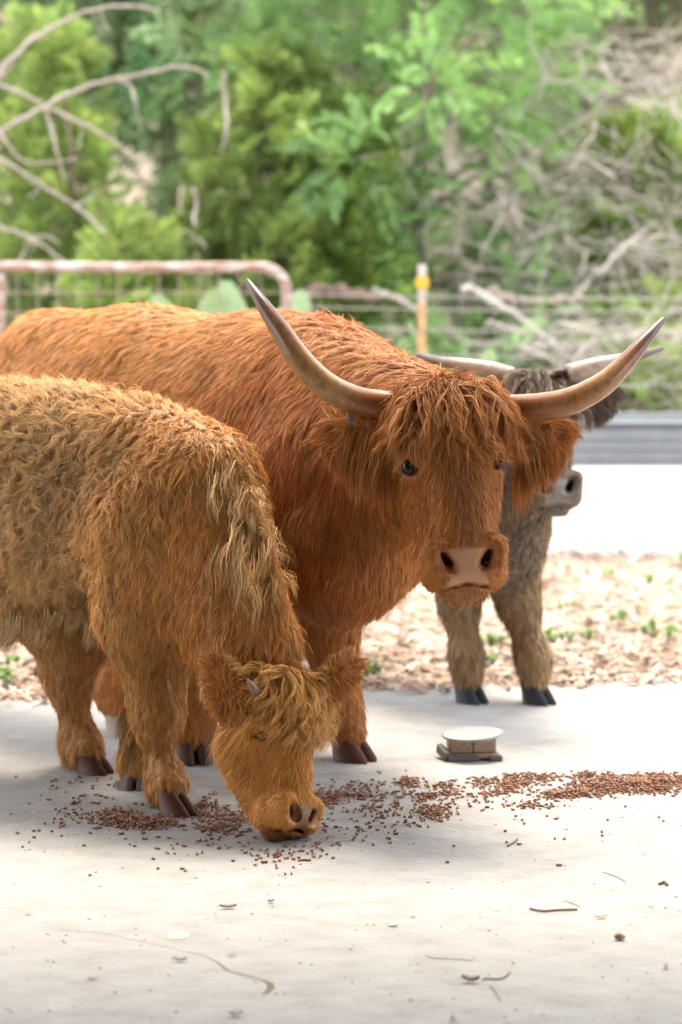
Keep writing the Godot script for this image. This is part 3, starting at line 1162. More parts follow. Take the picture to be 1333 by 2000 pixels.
func build_dead_wood() -> void:
	var dead := mat("bare_wood", Color.WHITE, 0.85, true, 0.25)
	dead.albedo_texture = noise(81, 0.04, 4, [[0.0, lin(0.6, 0.56, 0.52)], [1.0, Color.WHITE]], 256)
	dead.uv1_triplanar = true
	dead.uv1_world_triplanar = true
	dead.uv1_scale = Vector3.ONE * 3.0
	# dead tree beside the gate, its limbs reaching into view
	var d := 12.9
	var foot := at_land(-190, d)
	var t := thing("dead_tree", "bare grey dead tree with limbs arching over the gate", "tree", foot)
	var tr := Buf.new()
	var tp := []
	for k in 7:
		tp.append(foot + Vector3(0.04 * sin(k * 1.3), k * 0.55 - 0.1, 0.03 * cos(k * 2.0)))
	tr.tube(tp, [0.1, 0.09, 0.08, 0.07, 0.055, 0.04, 0.02], 10, [Color(0.36, 0.31, 0.28)])
	part("trunk", tr.mesh(dead), t)
	var limbs := [
		[[[-190, 330], [-60, 210], [0, 140], [60, 80], [150, 30], [230, 12], [310, 18]], 0.05, 0.02],
		[[[-190, 380], [-60, 290], [0, 257], [90, 205], [180, 165], [270, 148], [350, 130], [410, 147]], 0.05, 0.018],
		[[[-190, 160], [-60, 150], [0, 165], [80, 200]], 0.04, 0.03],
		[[[88, 208], [110, 218], [170, 245], [230, 282], [275, 320], [284, 352]], 0.034, 0.02],
		[[[86, 208], [98, 240], [110, 290], [126, 355]], 0.03, 0.016],
		[[[-190, 250], [-60, 285], [0, 310], [80, 360], [150, 405], [205, 455]], 0.045, 0.02],
		[[[-190, 420], [-60, 435], [0, 445], [60, 465], [135, 518]], 0.045, 0.024],
		[[[232, 156], [255, 170], [265, 200], [276, 255]], 0.026, 0.014],
		[[[-190, 200], [-40, 220], [10, 275], [40, 310], [80, 320], [155, 308]], 0.034, 0.014],
		[[[-100, 200], [0, 150], [45, 90], [70, 60]], 0.03, 0.012],
		[[[195, 15], [205, 45], [215, 60]], 0.018, 0.008],
		[[[55, 467], [48, 490], [38, 512]], 0.022, 0.012],
		[[[60, 466], [90, 460], [115, 475]], 0.02, 0.01],
		[[[60, 355], [75, 370], [55, 385]], 0.018, 0.01],
		[[[160, 245], [158, 265], [152, 295]], 0.018, 0.008],
		[[[148, 405], [175, 385], [205, 365]], 0.022, 0.01],
	]
	for k in limbs.size():
		var b := Buf.new()
		limb(b, limbs[k][0], d - 0.2 + 0.07 * (k % 4), limbs[k][1] * 0.62, limbs[k][2] * 0.55)
		part("limb", b.mesh(dead), t)
	# fallen and hanging dead branches
	var brown := Color(0.2, 0.14, 0.11)
	var grey := Color(0.44, 0.38, 0.35)
	var pale := Color(0.55, 0.5, 0.46)
	var lst := [
		["bare grey branch arching out from the grey trunk", [[[817, 402], [850, 388], [892, 385], [947, 400], [1000, 432], [1032, 462]]], 14.3, 0.045, 0.02, grey],
		["forked grey branch crossing the arching bare branch", [[[880, 500], [905, 460], [940, 420], [992, 388], [1037, 407]], [[945, 418], [985, 440], [1015, 470], [1035, 500]]], 14.1, 0.06, 0.025, grey],
		["long grey limb bending down through the treetop tangle", [[[1010, 120], [1060, 145], [1110, 168], [1172, 208], [1215, 252], [1242, 295]], [[1110, 168], [1090, 200], [1060, 215]], [[1150, 190], [1200, 175], [1230, 170]]], 15.2, 0.06, 0.03, grey],
		["grey branch tipped with a hooked end above the shrubs", [[[1095, 362], [1130, 340], [1172, 325], [1215, 312], [1252, 300], [1275, 308]], [[1178, 324], [1205, 345], [1225, 375], [1240, 445]]], 14.6, 0.05, 0.03, grey],
		["leaning silvery branch ending in a fan of pale twigs", [[[1120, 590], [1150, 550], [1180, 522], [1222, 482], [1262, 450], [1282, 438]], [[1222, 482], [1270, 482], [1333, 478]], [[1215, 490], [1265, 500], [1330, 512]], [[1218, 486], [1270, 470], [1320, 450]], [[1210, 492], [1240, 510], [1262, 525]], [[1225, 480], [1290, 495], [1345, 500]], [[1230, 476], [1280, 462], [1340, 468]]], 13.7, 0.055, 0.02, pale],
		["dark brown bough slanting through the bright green tree", [[[836, 172], [862, 140], [885, 115], [905, 92], [930, 66]]], 14.1, 0.05, 0.03, brown],
		["curled pale branch hanging in the brown juniper", [[[1172, 100], [1176, 128], [1192, 152], [1220, 170], [1262, 165], [1275, 190]]], 15.6, 0.04, 0.02, pale],
		["thin upright dead stem beside the slim juniper trunk", [[[130, 180], [128, 230], [140, 290], [145, 400], [152, 448]]], 13.9, 0.03, 0.03, brown],
		["pale broken stem standing in the full juniper", [[[436, 140], [440, 200], [443, 250], [434, 298]]], 13.4, 0.028, 0.02, grey],
		["short grey stub in the lower full juniper", [[[380, 370], [384, 400], [378, 440]], [[360, 450], [385, 465], [402, 480]]], 13.3, 0.03, 0.02, grey],
		["dark weathered log lying behind the fence wires", [[[590, 575], [640, 572], [690, 574], [745, 580]]], 13.2, 0.11, 0.09, brown],
		["grey fallen limb propped on the dark log", [[[735, 568], [765, 580], [800, 598], [822, 612]]], 12.9, 0.05, 0.03, grey],
		["big pale brush pile log slanting down from its top", [[[908, 564], [945, 580], [985, 602], [1030, 632], [1070, 662], [1112, 692]]], 13.2, 0.07, 0.045, pale],
		["brown bark covered log across the brush pile top", [[[955, 572], [1000, 588], [1050, 592], [1105, 588], [1140, 585]]], 13.5, 0.09, 0.06, Color(0.36, 0.28, 0.24)],
		["thin grey limb low in the brush pile", [[[950, 628], [985, 638], [1020, 650], [1042, 668]]], 13.0, 0.05, 0.035, grey],
		["slender forked stick at the brush pile front", [[[1000, 610], [1040, 640], [1090, 680], [1120, 705]], [[1040, 640], [1060, 670], [1062, 700]]], 12.8, 0.035, 0.02, pale],
		["grey limb lying level above the dark cow's forelock", [[[985, 682], [1050, 676], [1110, 680], [1160, 672]]], 13.1, 0.04, 0.025, pale],
		["thick pale limb end above the trough", [[[1205, 665], [1260, 648], [1310, 652], [1360, 658]]], 13.0, 0.07, 0.05, pale],
	]
	for q in lst:
		var first: Array = q[1][0]
		var b := Buf.new()
		var foot2 := P(first[0][0], first[0][1], q[2])
		var o := thing("dead_branch", q[0], "branch", foot2, "dead branches in the brush")
		for k in q[1].size():
			var bb := Buf.new()
			limb(bb, q[1][k], q[2], q[3] * (0.75 if k == 0 else 0.4), q[4] * (0.75 if k == 0 else 0.4), 0.0, q[5])
			part("stem" if k == 0 else "side_branch", bb.mesh(dead), o)
	for k in 16:
		var u := rng.randf_range(900, 1340)
		var v := rng.randf_range(600, 790)
		var q := P(u, v, rng.randf_range(12.6, 13.5))
		var o := thing("dead_branch", "weathered pale stick lying across the tangled brush heap", "branch", q, "loose sticks in the brush heap")
		var dr := Vector3(rng.randf_range(0.5, 1.0) * (1.0 if rng.randf() < 0.6 else -1.0), rng.randf_range(-0.7, 0.3), rng.randf_range(-0.3, 0.3)).normalized()
		var ln := rng.randf_range(0.5, 1.1)
		var up := Vector3(0, rng.randf_range(-0.06, 0.08), 0)
		var b := Buf.new()
		b.tube(smooth_path([q - dr * ln * 0.5, q - dr * ln * 0.2 + up, q + dr * ln * 0.2 - up * 0.4, q + dr * ln * 0.5], 4), [0.012, 0.011, 0.009, 0.006], 7, [pale * rng.randf_range(0.75, 1.15)])
		part("stem", b.mesh(dead), o)
	# fine dead twigs: brush pile and the grey tangle, more than anyone could count
	var tw := Buf.new()
	for k in 1700:
		var pile := k % 3 == 0
		var u := rng.randf_range(1090, 1380) if pile else rng.randf_range(820, 1360)
		var v := rng.randf_range(620, 860) if pile else 60.0 + 580.0 * pow(rng.randf(), 0.8)
		if u < 1000.0 and not pile and rng.randf() < 0.6:
			continue
		var p := P(u, v, rng.randf_range(12.5, 13.6) if pile else rng.randf_range(13.6, 16.0))
		var dr := Vector3(rng.randf_range(-1, 1), rng.randf_range(-0.9, 0.5), rng.randf_range(-0.5, 0.5)).normalized()
		var ln := rng.randf_range(0.15, 0.65)
		var bend := Vector3(rng.randf_range(-1, 1), rng.randf_range(-1, 1), rng.randf_range(-1, 1)) * ln * 0.2
		var w := 0.0025 + 0.006 * pow(rng.randf(), 2.0)
		tw.tube([p, p + dr * ln * 0.5 + bend, p + dr * ln], [w, w * 0.7, 0.0015], 4, [Color(0.56, 0.5, 0.46) * rng.randf_range(0.6, 1.15)], false)
	var tw2 := part("dead_twigs", tw.mesh(dead), self)
	tag(tw2, "fine grey dead twigs tangled through the brush", "twigs", "", "stuff")


# ---------------------------------------------------------------- cattle
var hair_mat: StandardMaterial3D
var skin_mat: StandardMaterial3D
var horn_mat: StandardMaterial3D
var hoof_mat: StandardMaterial3D
var eye_mat: StandardMaterial3D


func animal_materials() -> void:
	if hair_mat:
		return
	hair_mat = mat("hair", Color.WHITE, 0.45, true, 0.3)
	hair_mat.backlight_enabled = true
	hair_mat.backlight = Color(0.6, 0.6, 0.6)
	skin_mat = mat("hide", Color.WHITE, 0.42, true, 0.45)
	skin_mat.heightmap_enabled = true
	skin_mat.heightmap_texture = noise(91, 0.08, 3, [[0.0, Color.BLACK], [1.0, Color.WHITE]], 256)
	skin_mat.heightmap_scale = 0.25
	skin_mat.uv1_triplanar = true
	skin_mat.uv1_scale = Vector3.ONE * 9.0
	horn_mat = mat("horn", Color.WHITE, 0.26, true, 0.5)
	horn_mat.albedo_texture = noise(92, 0.02, 5, [[0.0, lin(0.5, 0.4, 0.3)], [0.5, lin(0.85, 0.8, 0.74)], [1.0, Color.WHITE]], 512)
	horn_mat.uv1_triplanar = true
	horn_mat.uv1_scale = Vector3(4, 4, 4)
	hoof_mat = mat("hoof", Color.WHITE, 0.55, true, 0.35)
	hoof_mat.albedo_texture = noise(93, 0.03, 4, [[0.0, lin(0.6, 0.55, 0.5)], [1.0, Color.WHITE]], 256)
	hoof_mat.uv1_triplanar = true
	hoof_mat.uv1_scale = Vector3(6, 20, 6)
	eye_mat = mat("eye", lin(0.012, 0.008, 0.006), 0.12, false, 0.4)


func style(col: Color, len_: float, lift: float, curl: float, flow: Vector3, dens := 1.0, wid := 0.0013, clump := 0.45) -> Dictionary:
	return {"col": Vector3(col.r, col.g, col.b), "sh": Vector3(len_, lift, curl), "flow": flow.normalized(), "dn": Vector3(dens, wid, clump)}


func bone(a: Vector3, b: Vector3, ra: float, rb: float, st: Dictionary, lat := Vector3.ZERO, s := 1.0, k := 0.08) -> Dictionary:
	return {"a": a, "b": b, "ra": ra, "rb": rb, "st": st, "lat": lat, "s": s, "k": k}


func mesh_bones(bones: Array, cell: float, carve: Array) -> Array:
	var lo := Vector3.ONE * 1e6
	var hi := -lo
	for q in bones:
		var m: float = maxf(q.ra, q.rb) * maxf(1.0, q.s) + 0.05
		for p in [q.a, q.b]:
			for x in 3:
				lo[x] = minf(lo[x], p[x] - m)
				hi[x] = maxf(hi[x], p[x] + m)
	var f := Field.new(lo, hi, cell)
	for q in bones:
		f.add(q.a, q.b, q.ra, q.rb, q.k, q.lat, q.s)
	for q in carve:
		f.add(q.a, q.b, q.ra, q.rb, q.k, q.lat, q.s, true)
	return f.surface()


func reach(q: Dictionary, p: Vector3) -> float:
	var g: float = 1.0 / float(q.s) - 1.0
	var lat: Vector3 = q.lat
	var v: Vector3 = p - q.a
	var ab: Vector3 = q.b - q.a
	if g != 0.0:
		v += lat * (v.dot(lat) * g)
		ab += lat * (ab.dot(lat) * g)
	var t := clampf(v.dot(ab) / maxf(ab.length_squared(), 1e-9), 0.0, 1.0)
	return (v - ab * t).length() - lerpf(q.ra, q.rb, t)


func dress(bones: Array, sv: PackedVector3Array) -> Array:
	var count := sv.size()
	var flow := PackedVector3Array()
	var col := PackedVector3Array()
	var sh := PackedVector3Array()
	var dn := PackedVector3Array()
	for k in count:
		var w := 0.0
		var a := Vector3.ZERO
		var b := Vector3.ZERO
		var c := Vector3.ZERO
		var d := Vector3.ZERO
		for q in bones:
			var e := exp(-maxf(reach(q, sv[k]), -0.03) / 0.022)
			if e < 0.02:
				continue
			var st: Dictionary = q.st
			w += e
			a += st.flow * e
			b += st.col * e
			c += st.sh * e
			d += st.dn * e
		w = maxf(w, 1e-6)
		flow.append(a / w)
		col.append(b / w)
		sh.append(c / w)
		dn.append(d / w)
	return [flow, col, sh, dn]


func colours(col: PackedVector3Array, m: float) -> PackedColorArray:
	var out := PackedColorArray()
	for c in col:
		out.append(Color(c.x * m, c.y * m, c.z * m))
	return out


# head in its own axes at full size: origin between the eyes, y towards the poll, z out of the face
var muzzle := 1.0


var slim := 1.0


func face(x: float, y: float, z: float) -> Vector3:
	return Vector3(x * lerpf(1.0, slim, clampf(-y / 0.15, 0.0, 1.0)), y * muzzle if y < 0.0 else y, z)


func head_bones(T: Transform3D, ears: Array) -> Array:
	var s := T.basis.get_scale().x
	var none := {"flow": Vector3.DOWN, "col": Vector3.ONE, "sh": Vector3.ZERO, "dn": Vector3.ZERO}
	var out := []
	var put := func(ax, ay, az, bx, by, bz, ra, rb, k):
		out.append(bone(T * face(ax, ay, az), T * face(bx, by, bz), ra * s, rb * s, none, Vector3.ZERO, 1.0, k * s))
	put.call(0.0, 0.13, -0.06, 0.0, 0.04, -0.055, 0.1, 0.106, 0.04)
	put.call(-0.075, 0.155, -0.06, 0.075, 0.155, -0.06, 0.06, 0.06, 0.05)
	put.call(0.0, 0.06, 0.01, 0.0, -0.17, 0.055, 0.066, 0.055, 0.05)
	put.call(0.0, 0.0, -0.1, 0.0, -0.2, 0.0, 0.08, 0.058, 0.05)
	for e in [-1.0, 1.0]:
		put.call(e * 0.085, 0.055, -0.01, e * 0.095, 0.03, -0.02, 0.04, 0.034, 0.03)
		put.call(e * 0.056, -0.01, -0.085, e * 0.036, -0.14, -0.03, 0.055, 0.042, 0.05)
		put.call(e * 0.05, -0.2, 0.045, e * 0.062, -0.225, 0.04, 0.042, 0.04, 0.03)
		put.call(e * 0.068, -0.175, 0.082, e * 0.062, -0.214, 0.08, 0.034, 0.031, 0.015)
	put.call(-0.032, -0.212, 0.066, 0.032, -0.212, 0.066, 0.048, 0.048, 0.025)
	put.call(-0.03, -0.264, 0.03, 0.03, -0.264, 0.03, 0.027, 0.027, 0.012)
	for q in ears:
		var ax: Vector3 = (q.tip - q.base).normalized()
		var mid: Vector3 = q.base.lerp(q.tip, 0.5)
		out.append(bone(q.base, mid, q.r * 0.55, q.r, none, q.n, 0.3, 0.02 * s))
		out.append(bone(mid, q.tip, q.r, q.r * 0.5, none, q.n, 0.3, 0.02 * s))
	return out


func head_carves(T: Transform3D, ears: Array) -> Array:
	var s := T.basis.get_scale().x
	var none := {}
	var out := []
	for e in [-1.0, 1.0]:
		# nostril: a slanting comma, and the eye socket
		out.append(bone(T * face(e * 0.064, -0.172, 0.11), T * face(e * 0.05, -0.186, 0.11), 0.007 * s, 0.011 * s, none, Vector3.ZERO, 1.0, 0.008 * s))
		out.append(bone(T * face(e * 0.05, -0.186, 0.11), T * face(e * 0.036, -0.214, 0.108), 0.012 * s, 0.0145 * s, none, Vector3.ZERO, 1.0, 0.006 * s))
		out.append(bone(T * face(e * 0.07, -0.184, 0.133), T * face(e * 0.062, -0.206, 0.131), 0.026 * s, 0.028 * s, none, Vector3.ZERO, 1.0, 0.012 * s))
		out.append(bone(T * face(e * 0.042, -0.21, 0.108), T * face(e * 0.05, -0.2, 0.055), 0.011 * s, 0.009 * s, none, Vector3.ZERO, 1.0, 0.004 * s))
		out.append(bone(T * face(e * 0.05, -0.196, 0.108), T * face(e * 0.054, -0.192, 0.06), 0.0095 * s, 0.008 * s, none, Vector3.ZERO, 1.0, 0.004 * s))
		out.append(bone(T * face(e * 0.058, -0.184, 0.108), T * face(e * 0.058, -0.184, 0.065), 0.007 * s, 0.006 * s, none, Vector3.ZERO, 1.0, 0.004 * s))
		out.append(bone(T * face(e * 0.122, 0.03, 0.012), T * face(e * 0.1, 0.018, 0.04), 0.023 * s, 0.018 * s, none, Vector3.ZERO, 1.0, 0.008 * s))
	# mouth line
	for e in [-1.0, 1.0]:
		out.append(bone(T * face(0.0, -0.252, 0.085), T * face(e * 0.1, -0.268, 0.06), 0.0045 * s, 0.004 * s, none, (T.basis.z).normalized(), 5.0, 0.004 * s))
	for q in ears:
		out.append(bone(q.base.lerp(q.tip, 0.22) + q.n * q.r * 0.42, q.base.lerp(q.tip, 0.86) + q.n * q.r * 0.42, q.r * 0.55, q.r * 0.62, none, q.n, 0.55, 0.012 * s))
	return out


func dress_head(T: Transform3D, ears: Array, sv: PackedVector3Array, look: Dictionary) -> Array:
	var inv := T.affine_inverse()
	var s := T.basis.get_scale().x
	var flow := PackedVector3Array()
	var col := PackedVector3Array()
	var sh := PackedVector3Array()
	var dn := PackedVector3Array()
	for k in sv.size():
		var p := inv * sv[k]
		if p.y < 0.0:
			p.y /= muzzle
			p.x /= lerpf(1.0, slim, clampf(-p.y / 0.15, 0.0, 1.0))
		var fl := Vector3(p.x * 2.2, -1.0, -0.3)
		var c: Vector3 = look.face
		var h := Vector3(0.024, 0.2, 0.0)
		var d := Vector3(1.0, 0.00075, 0.5)
		if p.y > 0.05:                                   # brow and poll
			h = Vector3(0.055, 0.35, 0.004)
			fl = Vector3(p.x * 4.0, -0.8, 0.4)
			c = look.brow
			d = Vector3(0.8, 0.0009, 0.6)
			if absf(p.x) > 0.06 and p.y < 0.1:
				h = Vector3(0.018, 0.4, 0.0)
				fl = Vector3(signf(p.x), -0.1, -0.2)
		elif p.z < -0.02:                                # cheek and jaw
			h = Vector3(0.035, 0.22, 0.0)
			fl = Vector3(signf(p.x) * 0.2, -0.7, -0.7)
			c = look.cheek
			d = Vector3(0.9, 0.0008, 0.5)
		if look.has("hair_sheen") and rng.randf() < 0.75 - absf(p.x) * 24.0 and p.y > -0.165 and p.y < 0.03 and p.z > 0.0:
			c = look.hair_sheen  # pale hairs and the sheen down the nose bridge, put into the colour
		if p.y < -0.13:
			h = Vector3(0.014, 0.35, 0.0)
			fl = Vector3(p.x * 6.0, -0.6, -0.5)
		if p.y < -0.16 and p.y > -0.256 and p.z > 0.05:   # bare nose between and round the nostrils
			var ya := absf(p.y + 0.205)
			var half := 0.031 + 0.42 * ya if p.y < -0.205 else 0.031 + 0.6 * ya
			var pad := 1.0 - smoothstep(half * 0.8, half * 1.15, absf(p.x))
			pad *= 1.0 - smoothstep(-0.18, -0.168, p.y)
			var wing := (1.0 - smoothstep(0.066, 0.078, absf(p.x))) * smoothstep(-0.238, -0.222, p.y) * (1.0 - smoothstep(-0.176, -0.164, p.y))
			var bare := maxf(pad, wing)
			c = c.lerp(Vector3(look.nostril), wing).lerp(look.nose, pad)
			if bare > 0.35:
				d = Vector3.ZERO
			else:
				h.x = 0.009
		if p.y < -0.256 - absf(p.x) * 0.16:                                 # lower lip and chin
			c = look.chin
			h = Vector3(0.013, 0.6, 0.0)
			fl = Vector3(0, -1, 0.2)
			d = Vector3(0.6, 0.0007, 0.3)
		if Vector2((absf(p.x) - 0.106) * 0.6, p.y - 0.022).length() < float(look.get("lid", 0.0175)) and p.z > -0.03:
			d = Vector3.ZERO
			c = look.nostril * 0.25
		fl = (T.basis * fl).normalized()
		for q in ears:
			var ax: Vector3 = q.tip - q.base
			var t: float = clampf((sv[k] - q.base).dot(ax) / ax.length_squared(), 0.0, 1.0)
			if (sv[k] - q.base - ax * t).length() < q.r * 1.25 and t > 0.12:
				var out: Vector3 = sv[k] - q.base.lerp(q.tip, 0.4)
				fl = (out.normalized() + q.hang * 0.5).normalized()
				c = q.col
				h = Vector3(q.fuzz, 0.35, 0.0) / s
				d = Vector3(0.8, 0.0010, 0.5)
		flow.append(fl)
		col.append(c)
		sh.append(h * Vector3(s, 1, 1))
		dn.append(d)
	return [flow, col, sh, dn]


func eyeball(T: Transform3D, e: float, r: float) -> ArrayMesh:
	var b := Buf.new()
	var c := T * Vector3(e * 0.103, 0.024, 0.016)
	for k in 9:
		for q in 14:
			var a := PI * k / 8.0
			var w := TAU * q / 14.0
			var n := Vector3(sin(a) * cos(w), cos(a), sin(a) * sin(w))
			b.vert(c + n * r, n, Color.WHITE)
	for k in 8:
		for q in 14:
			var a := k * 14 + q
			var d := k * 14 + (q + 1) % 14
			b.i.append_array([a, d, d + 14, a, d + 14, a + 14])
	return b.mesh(eye_mat)


func horn(t: Node3D, pts: Array, w: Array, cols: Array) -> void:
	var path := smooth_path(pts, 6)
	var rad := []
	var cc := []
	var last := path.size() - 1
	for k in path.size():
		var s := float(k) / last * (w.size() - 1)
		var j := mini(int(s), w.size() - 2)
		rad.append(lerpf(w[j], w[j + 1], s - j) * rng.randf_range(0.985, 1.015))
		var s2 := float(k) / last * (cols.size() - 1)
		var j2 := mini(int(s2), cols.size() - 2)
		cc.append(Color(cols[j2]).lerp(cols[j2 + 1], s2 - j2))
	path.append(path[-1] + (path[-1] - path[-2]).normalized() * rad[-1] * 0.9)
	rad.append(rad[-1] * 0.35)
	cc.append(cc[-1])
	var b := Buf.new()
	b.tube(path, rad, 18, cc)
	part("horn", b.mesh(horn_mat), t)


func hoof(t: Node3D, at: Vector3, fwd: Vector3, s: float, col: Color) -> void:
	fwd = Vector3(fwd.x, 0, fwd.z).normalized()
	var sd := Vector3(-fwd.z, 0, fwd.x)
	var heel := Buf.new()
	heel.tube([at + fwd * -0.035 * s + Vector3(0, 0.012, 0) * s, at + fwd * -0.03 * s + Vector3(0, 0.03, 0) * s, at + fwd * -0.02 * s + Vector3(0, 0.07, 0) * s], [0.016 * s, 0.026 * s, 0.03 * s], 12, [col * 0.8])
	var whole := part("hoof", heel.mesh(hoof_mat), t)
	for e in [-1.0, 1.0]:
		var b := Buf.new()
		var rings := [[0.0, 0.030, 0.058, 0.026], [0.010, 0.029, 0.060, 0.027], [0.035, 0.016, 0.050, 0.026], [0.06, 0.0, 0.040, 0.024], [0.085, -0.012, 0.026, 0.018]]
		var k0 := b.v.size()
		for r in rings:
			for q in 16:
				var w := TAU * q / 16.0
				var cx := cos(w)
				var cz := sin(w)
				var l: Vector3 = fwd * (r[1] + cx * r[2]) + sd * (e * 0.0275 + cz * r[3] * (1.0 - 0.35 * maxf(cx, 0.0)) - e * 0.008 * maxf(cx, 0.0))
				b.vert(at + (l + Vector3(0, r[0], 0)) * s, (fwd * cx + sd * cz + Vector3(0, 0.35, 0)).normalized(), col)
		for r in rings.size() - 1:
			for q in 16:
				var a := k0 + r * 16 + q
				var c := k0 + r * 16 + (q + 1) % 16
				b.i.append_array([a, c, c + 16, a, c + 16, a + 16])
		var m := b.vert(at + (fwd * 0.03 + sd * e * 0.0275) * s, Vector3.DOWN, col)
		var m2 := b.vert(at + (fwd * -0.012 + sd * e * 0.0275 + Vector3(0, 0.088, 0)) * s, Vector3.UP, col)
		for q in 16:
			b.i.append_array([m, k0 + q, k0 + (q + 1) % 16])
			b.i.append_array([m2, k0 + 64 + (q + 1) % 16, k0 + 64 + q])
		part("claw", b.mesh(hoof_mat), whole)


func forelock(hr: Hair, T: Transform3D, locks: int, per: int, long: float, col: Color, wave: float, w: float) -> void:
	var s := T.basis.get_scale().x
	for k in locks:
		var x := hr.rng.randf_range(-1, 1)
		var r := hr.rng.randf()
		var y := 0.06 + 0.15 * r
		var p0 := Vector3(x * 0.105, y, 0.045 - 0.5 * x * x * 0.11 - 0.16 * (y - 0.06) * 2.0)
		var low := hr.rng.randf_range(-0.005, 0.1) + 0.06 * x * x + (0.2 - long)
		if hr.rng.randf() < 0.12:
			low -= 0.035
		var ln := maxf(0.07, y - low)
		var sp := x * hr.rng.randf_range(0.02, 0.09)
		var front := 0.05 - 0.07 * x * x
		var p1 := p0 + Vector3(x * 0.03, 0.03, 0.045)
		var p2 := Vector3(p0.x + sp * 0.7, y - ln * 0.45, front + 0.055)
		var p3 := Vector3(p0.x + sp + hr.rng.randf_range(-0.02, 0.02), y - ln, front + 0.035 + hr.rng.randf_range(-0.01, 0.02))
		p2 += hr.jit() * 0.03
		p3 += Vector3(hr.rng.randf_range(-0.06, 0.06), 0, 0)
		hr.lock(T * p0, T * p1, T * p2, T * p3, per, 0.012 * s, 0.0025 * s, w, col, (T.basis * Vector3(x * 0.6, 0.3, 1.0)).normalized(), wave, 6)


func ear_hair(hr: Hair, q: Dictionary, num: int, per: int, w: float) -> void:
	var ax: Vector3 = (q.tip - q.base).normalized()
	var side: Vector3 = ax.cross(q.n).normalized()
	for k in num:
		var t := hr.rng.randf_range(0.12, 1.02)
		var e := 1.0 if hr.rng.randf() < 0.5 else -1.0
		var rr: float = q.r * (0.55 + 0.45 * sin(PI * clampf(t, 0.0, 1.0) * 0.8))
		var p0: Vector3 = q.base.lerp(q.tip, t) + side * e * rr * 0.85 + q.n * hr.rng.randf_range(-0.2, 0.1) * q.r
		var out: Vector3 = (side * e + ax * (t - 0.35) * 1.6).normalized()
		# the fringe is longest where the ear's lower rim hangs
		var low := clampf(0.5 + 0.5 * (side * e).dot(q.hang), 0.0, 1.0)
		var ln: float = lerpf(q.short, q.long * (1.0 - 0.86 * t), low) * hr.rng.randf_range(0.6, 1.15)
		var dir: Vector3 = (out * lerpf(0.9, 0.35, low) + q.hang * lerpf(0.2, 0.9, low)).normalized()
		hr.lock(p0, p0 + out * ln * 0.3, p0 + dir * ln * 0.7, p0 + dir * ln * 0.85 + q.hang * ln * 0.15, per, 0.009, 0.006, w, q.rim, (q.n + out * 0.3).normalized(), ln * 0.03, 4)
	for k in int(num * 0.7):                            # hair growing out of the ear's hollow
		var t := hr.rng.randf_range(0.05, 0.7)
		var p0: Vector3 = q.base.lerp(q.tip, t) + side * q.r * hr.rng.randf_range(-0.6, 0.6) + q.n * 0.004
		var ln: float = q.long * hr.rng.randf_range(0.35, 0.95) * (1.0 - 0.6 * t)
		var dir: Vector3 = (q.hang + ax * 0.3).normalized()
		var c: Vector3 = q.col
		hr.lock(p0, p0 + (q.n + ax * 0.6) * ln * 0.25, p0 + dir * ln * 0.6 + q.n * ln * 0.2, p0 + dir * ln, per, 0.006, 0.003, w, Color(c.x, c.y, c.z), q.n, ln * 0.03, 5)


func whiskers(t: Node3D, T: Transform3D, s: int, num: int) -> void:
	var hr := Hair.new(s)
	for k in num:
		var e := 1.0 if k % 2 == 0 else -1.0
		var p0 := face(e * hr.rng.randf_range(0.03, 0.095), hr.rng.randf_range(-0.25, -0.15), hr.rng.randf_range(0.06, 0.1))
		var d := Vector3(e * hr.rng.randf_range(0.3, 1.0), hr.rng.randf_range(-0.5, 0.6), 0.4).normalized() * hr.rng.randf_range(0.03, 0.075)
		hr.lock(T * p0, T * (p0 + d * 0.4), T * (p0 + d * 0.8), T * (p0 + d + Vector3(0, -0.01, 0)), 1, 0.0, 0.0, 0.0004, Color(0.6, 0.42, 0.3), T.basis.z.normalized(), 0.0, 5)
	part("whiskers", hr.mesh(hair_mat), t, true)


func dress_animal(t: Node3D, bones: Array, cell: float, T: Transform3D, ears: Array, look: Dictionary, head_cell: float, dens: float, head_dens: float, seg: int, seed_: int) -> void:
	var body := mesh_bones(bones, cell, [])
	var at := dress(bones, body[0])
	var hb := head_bones(T, ears)
	var head := mesh_bones(hb, head_cell, head_carves(T, ears))
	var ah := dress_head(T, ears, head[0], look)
	var skin := Buf.new()
	skin.add(body[0], body[1], colours(at[1], 0.8), body[2])
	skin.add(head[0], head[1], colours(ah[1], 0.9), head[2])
	part("body", skin.mesh(skin_mat), t)
	var c := Hair.new(seed_)
	c.coat(body[0], body[1], body[2], at[0], at[1], at[2], at[3], dens, seg, 0.3)
	part("coat", c.mesh(hair_mat), t, true)
	var f := Hair.new(seed_ + 1)
	f.coat(head[0], head[1], head[2], ah[0], ah[1], ah[2], ah[3], head_dens, 3, 0.25)
	part("face_hair", f.mesh(hair_mat), t, true)
	for e in [-1.0, 1.0]:
		part("eye", eyeball(T, e, float(look.get("eye", 0.0185)) * T.basis.get_scale().x), t)


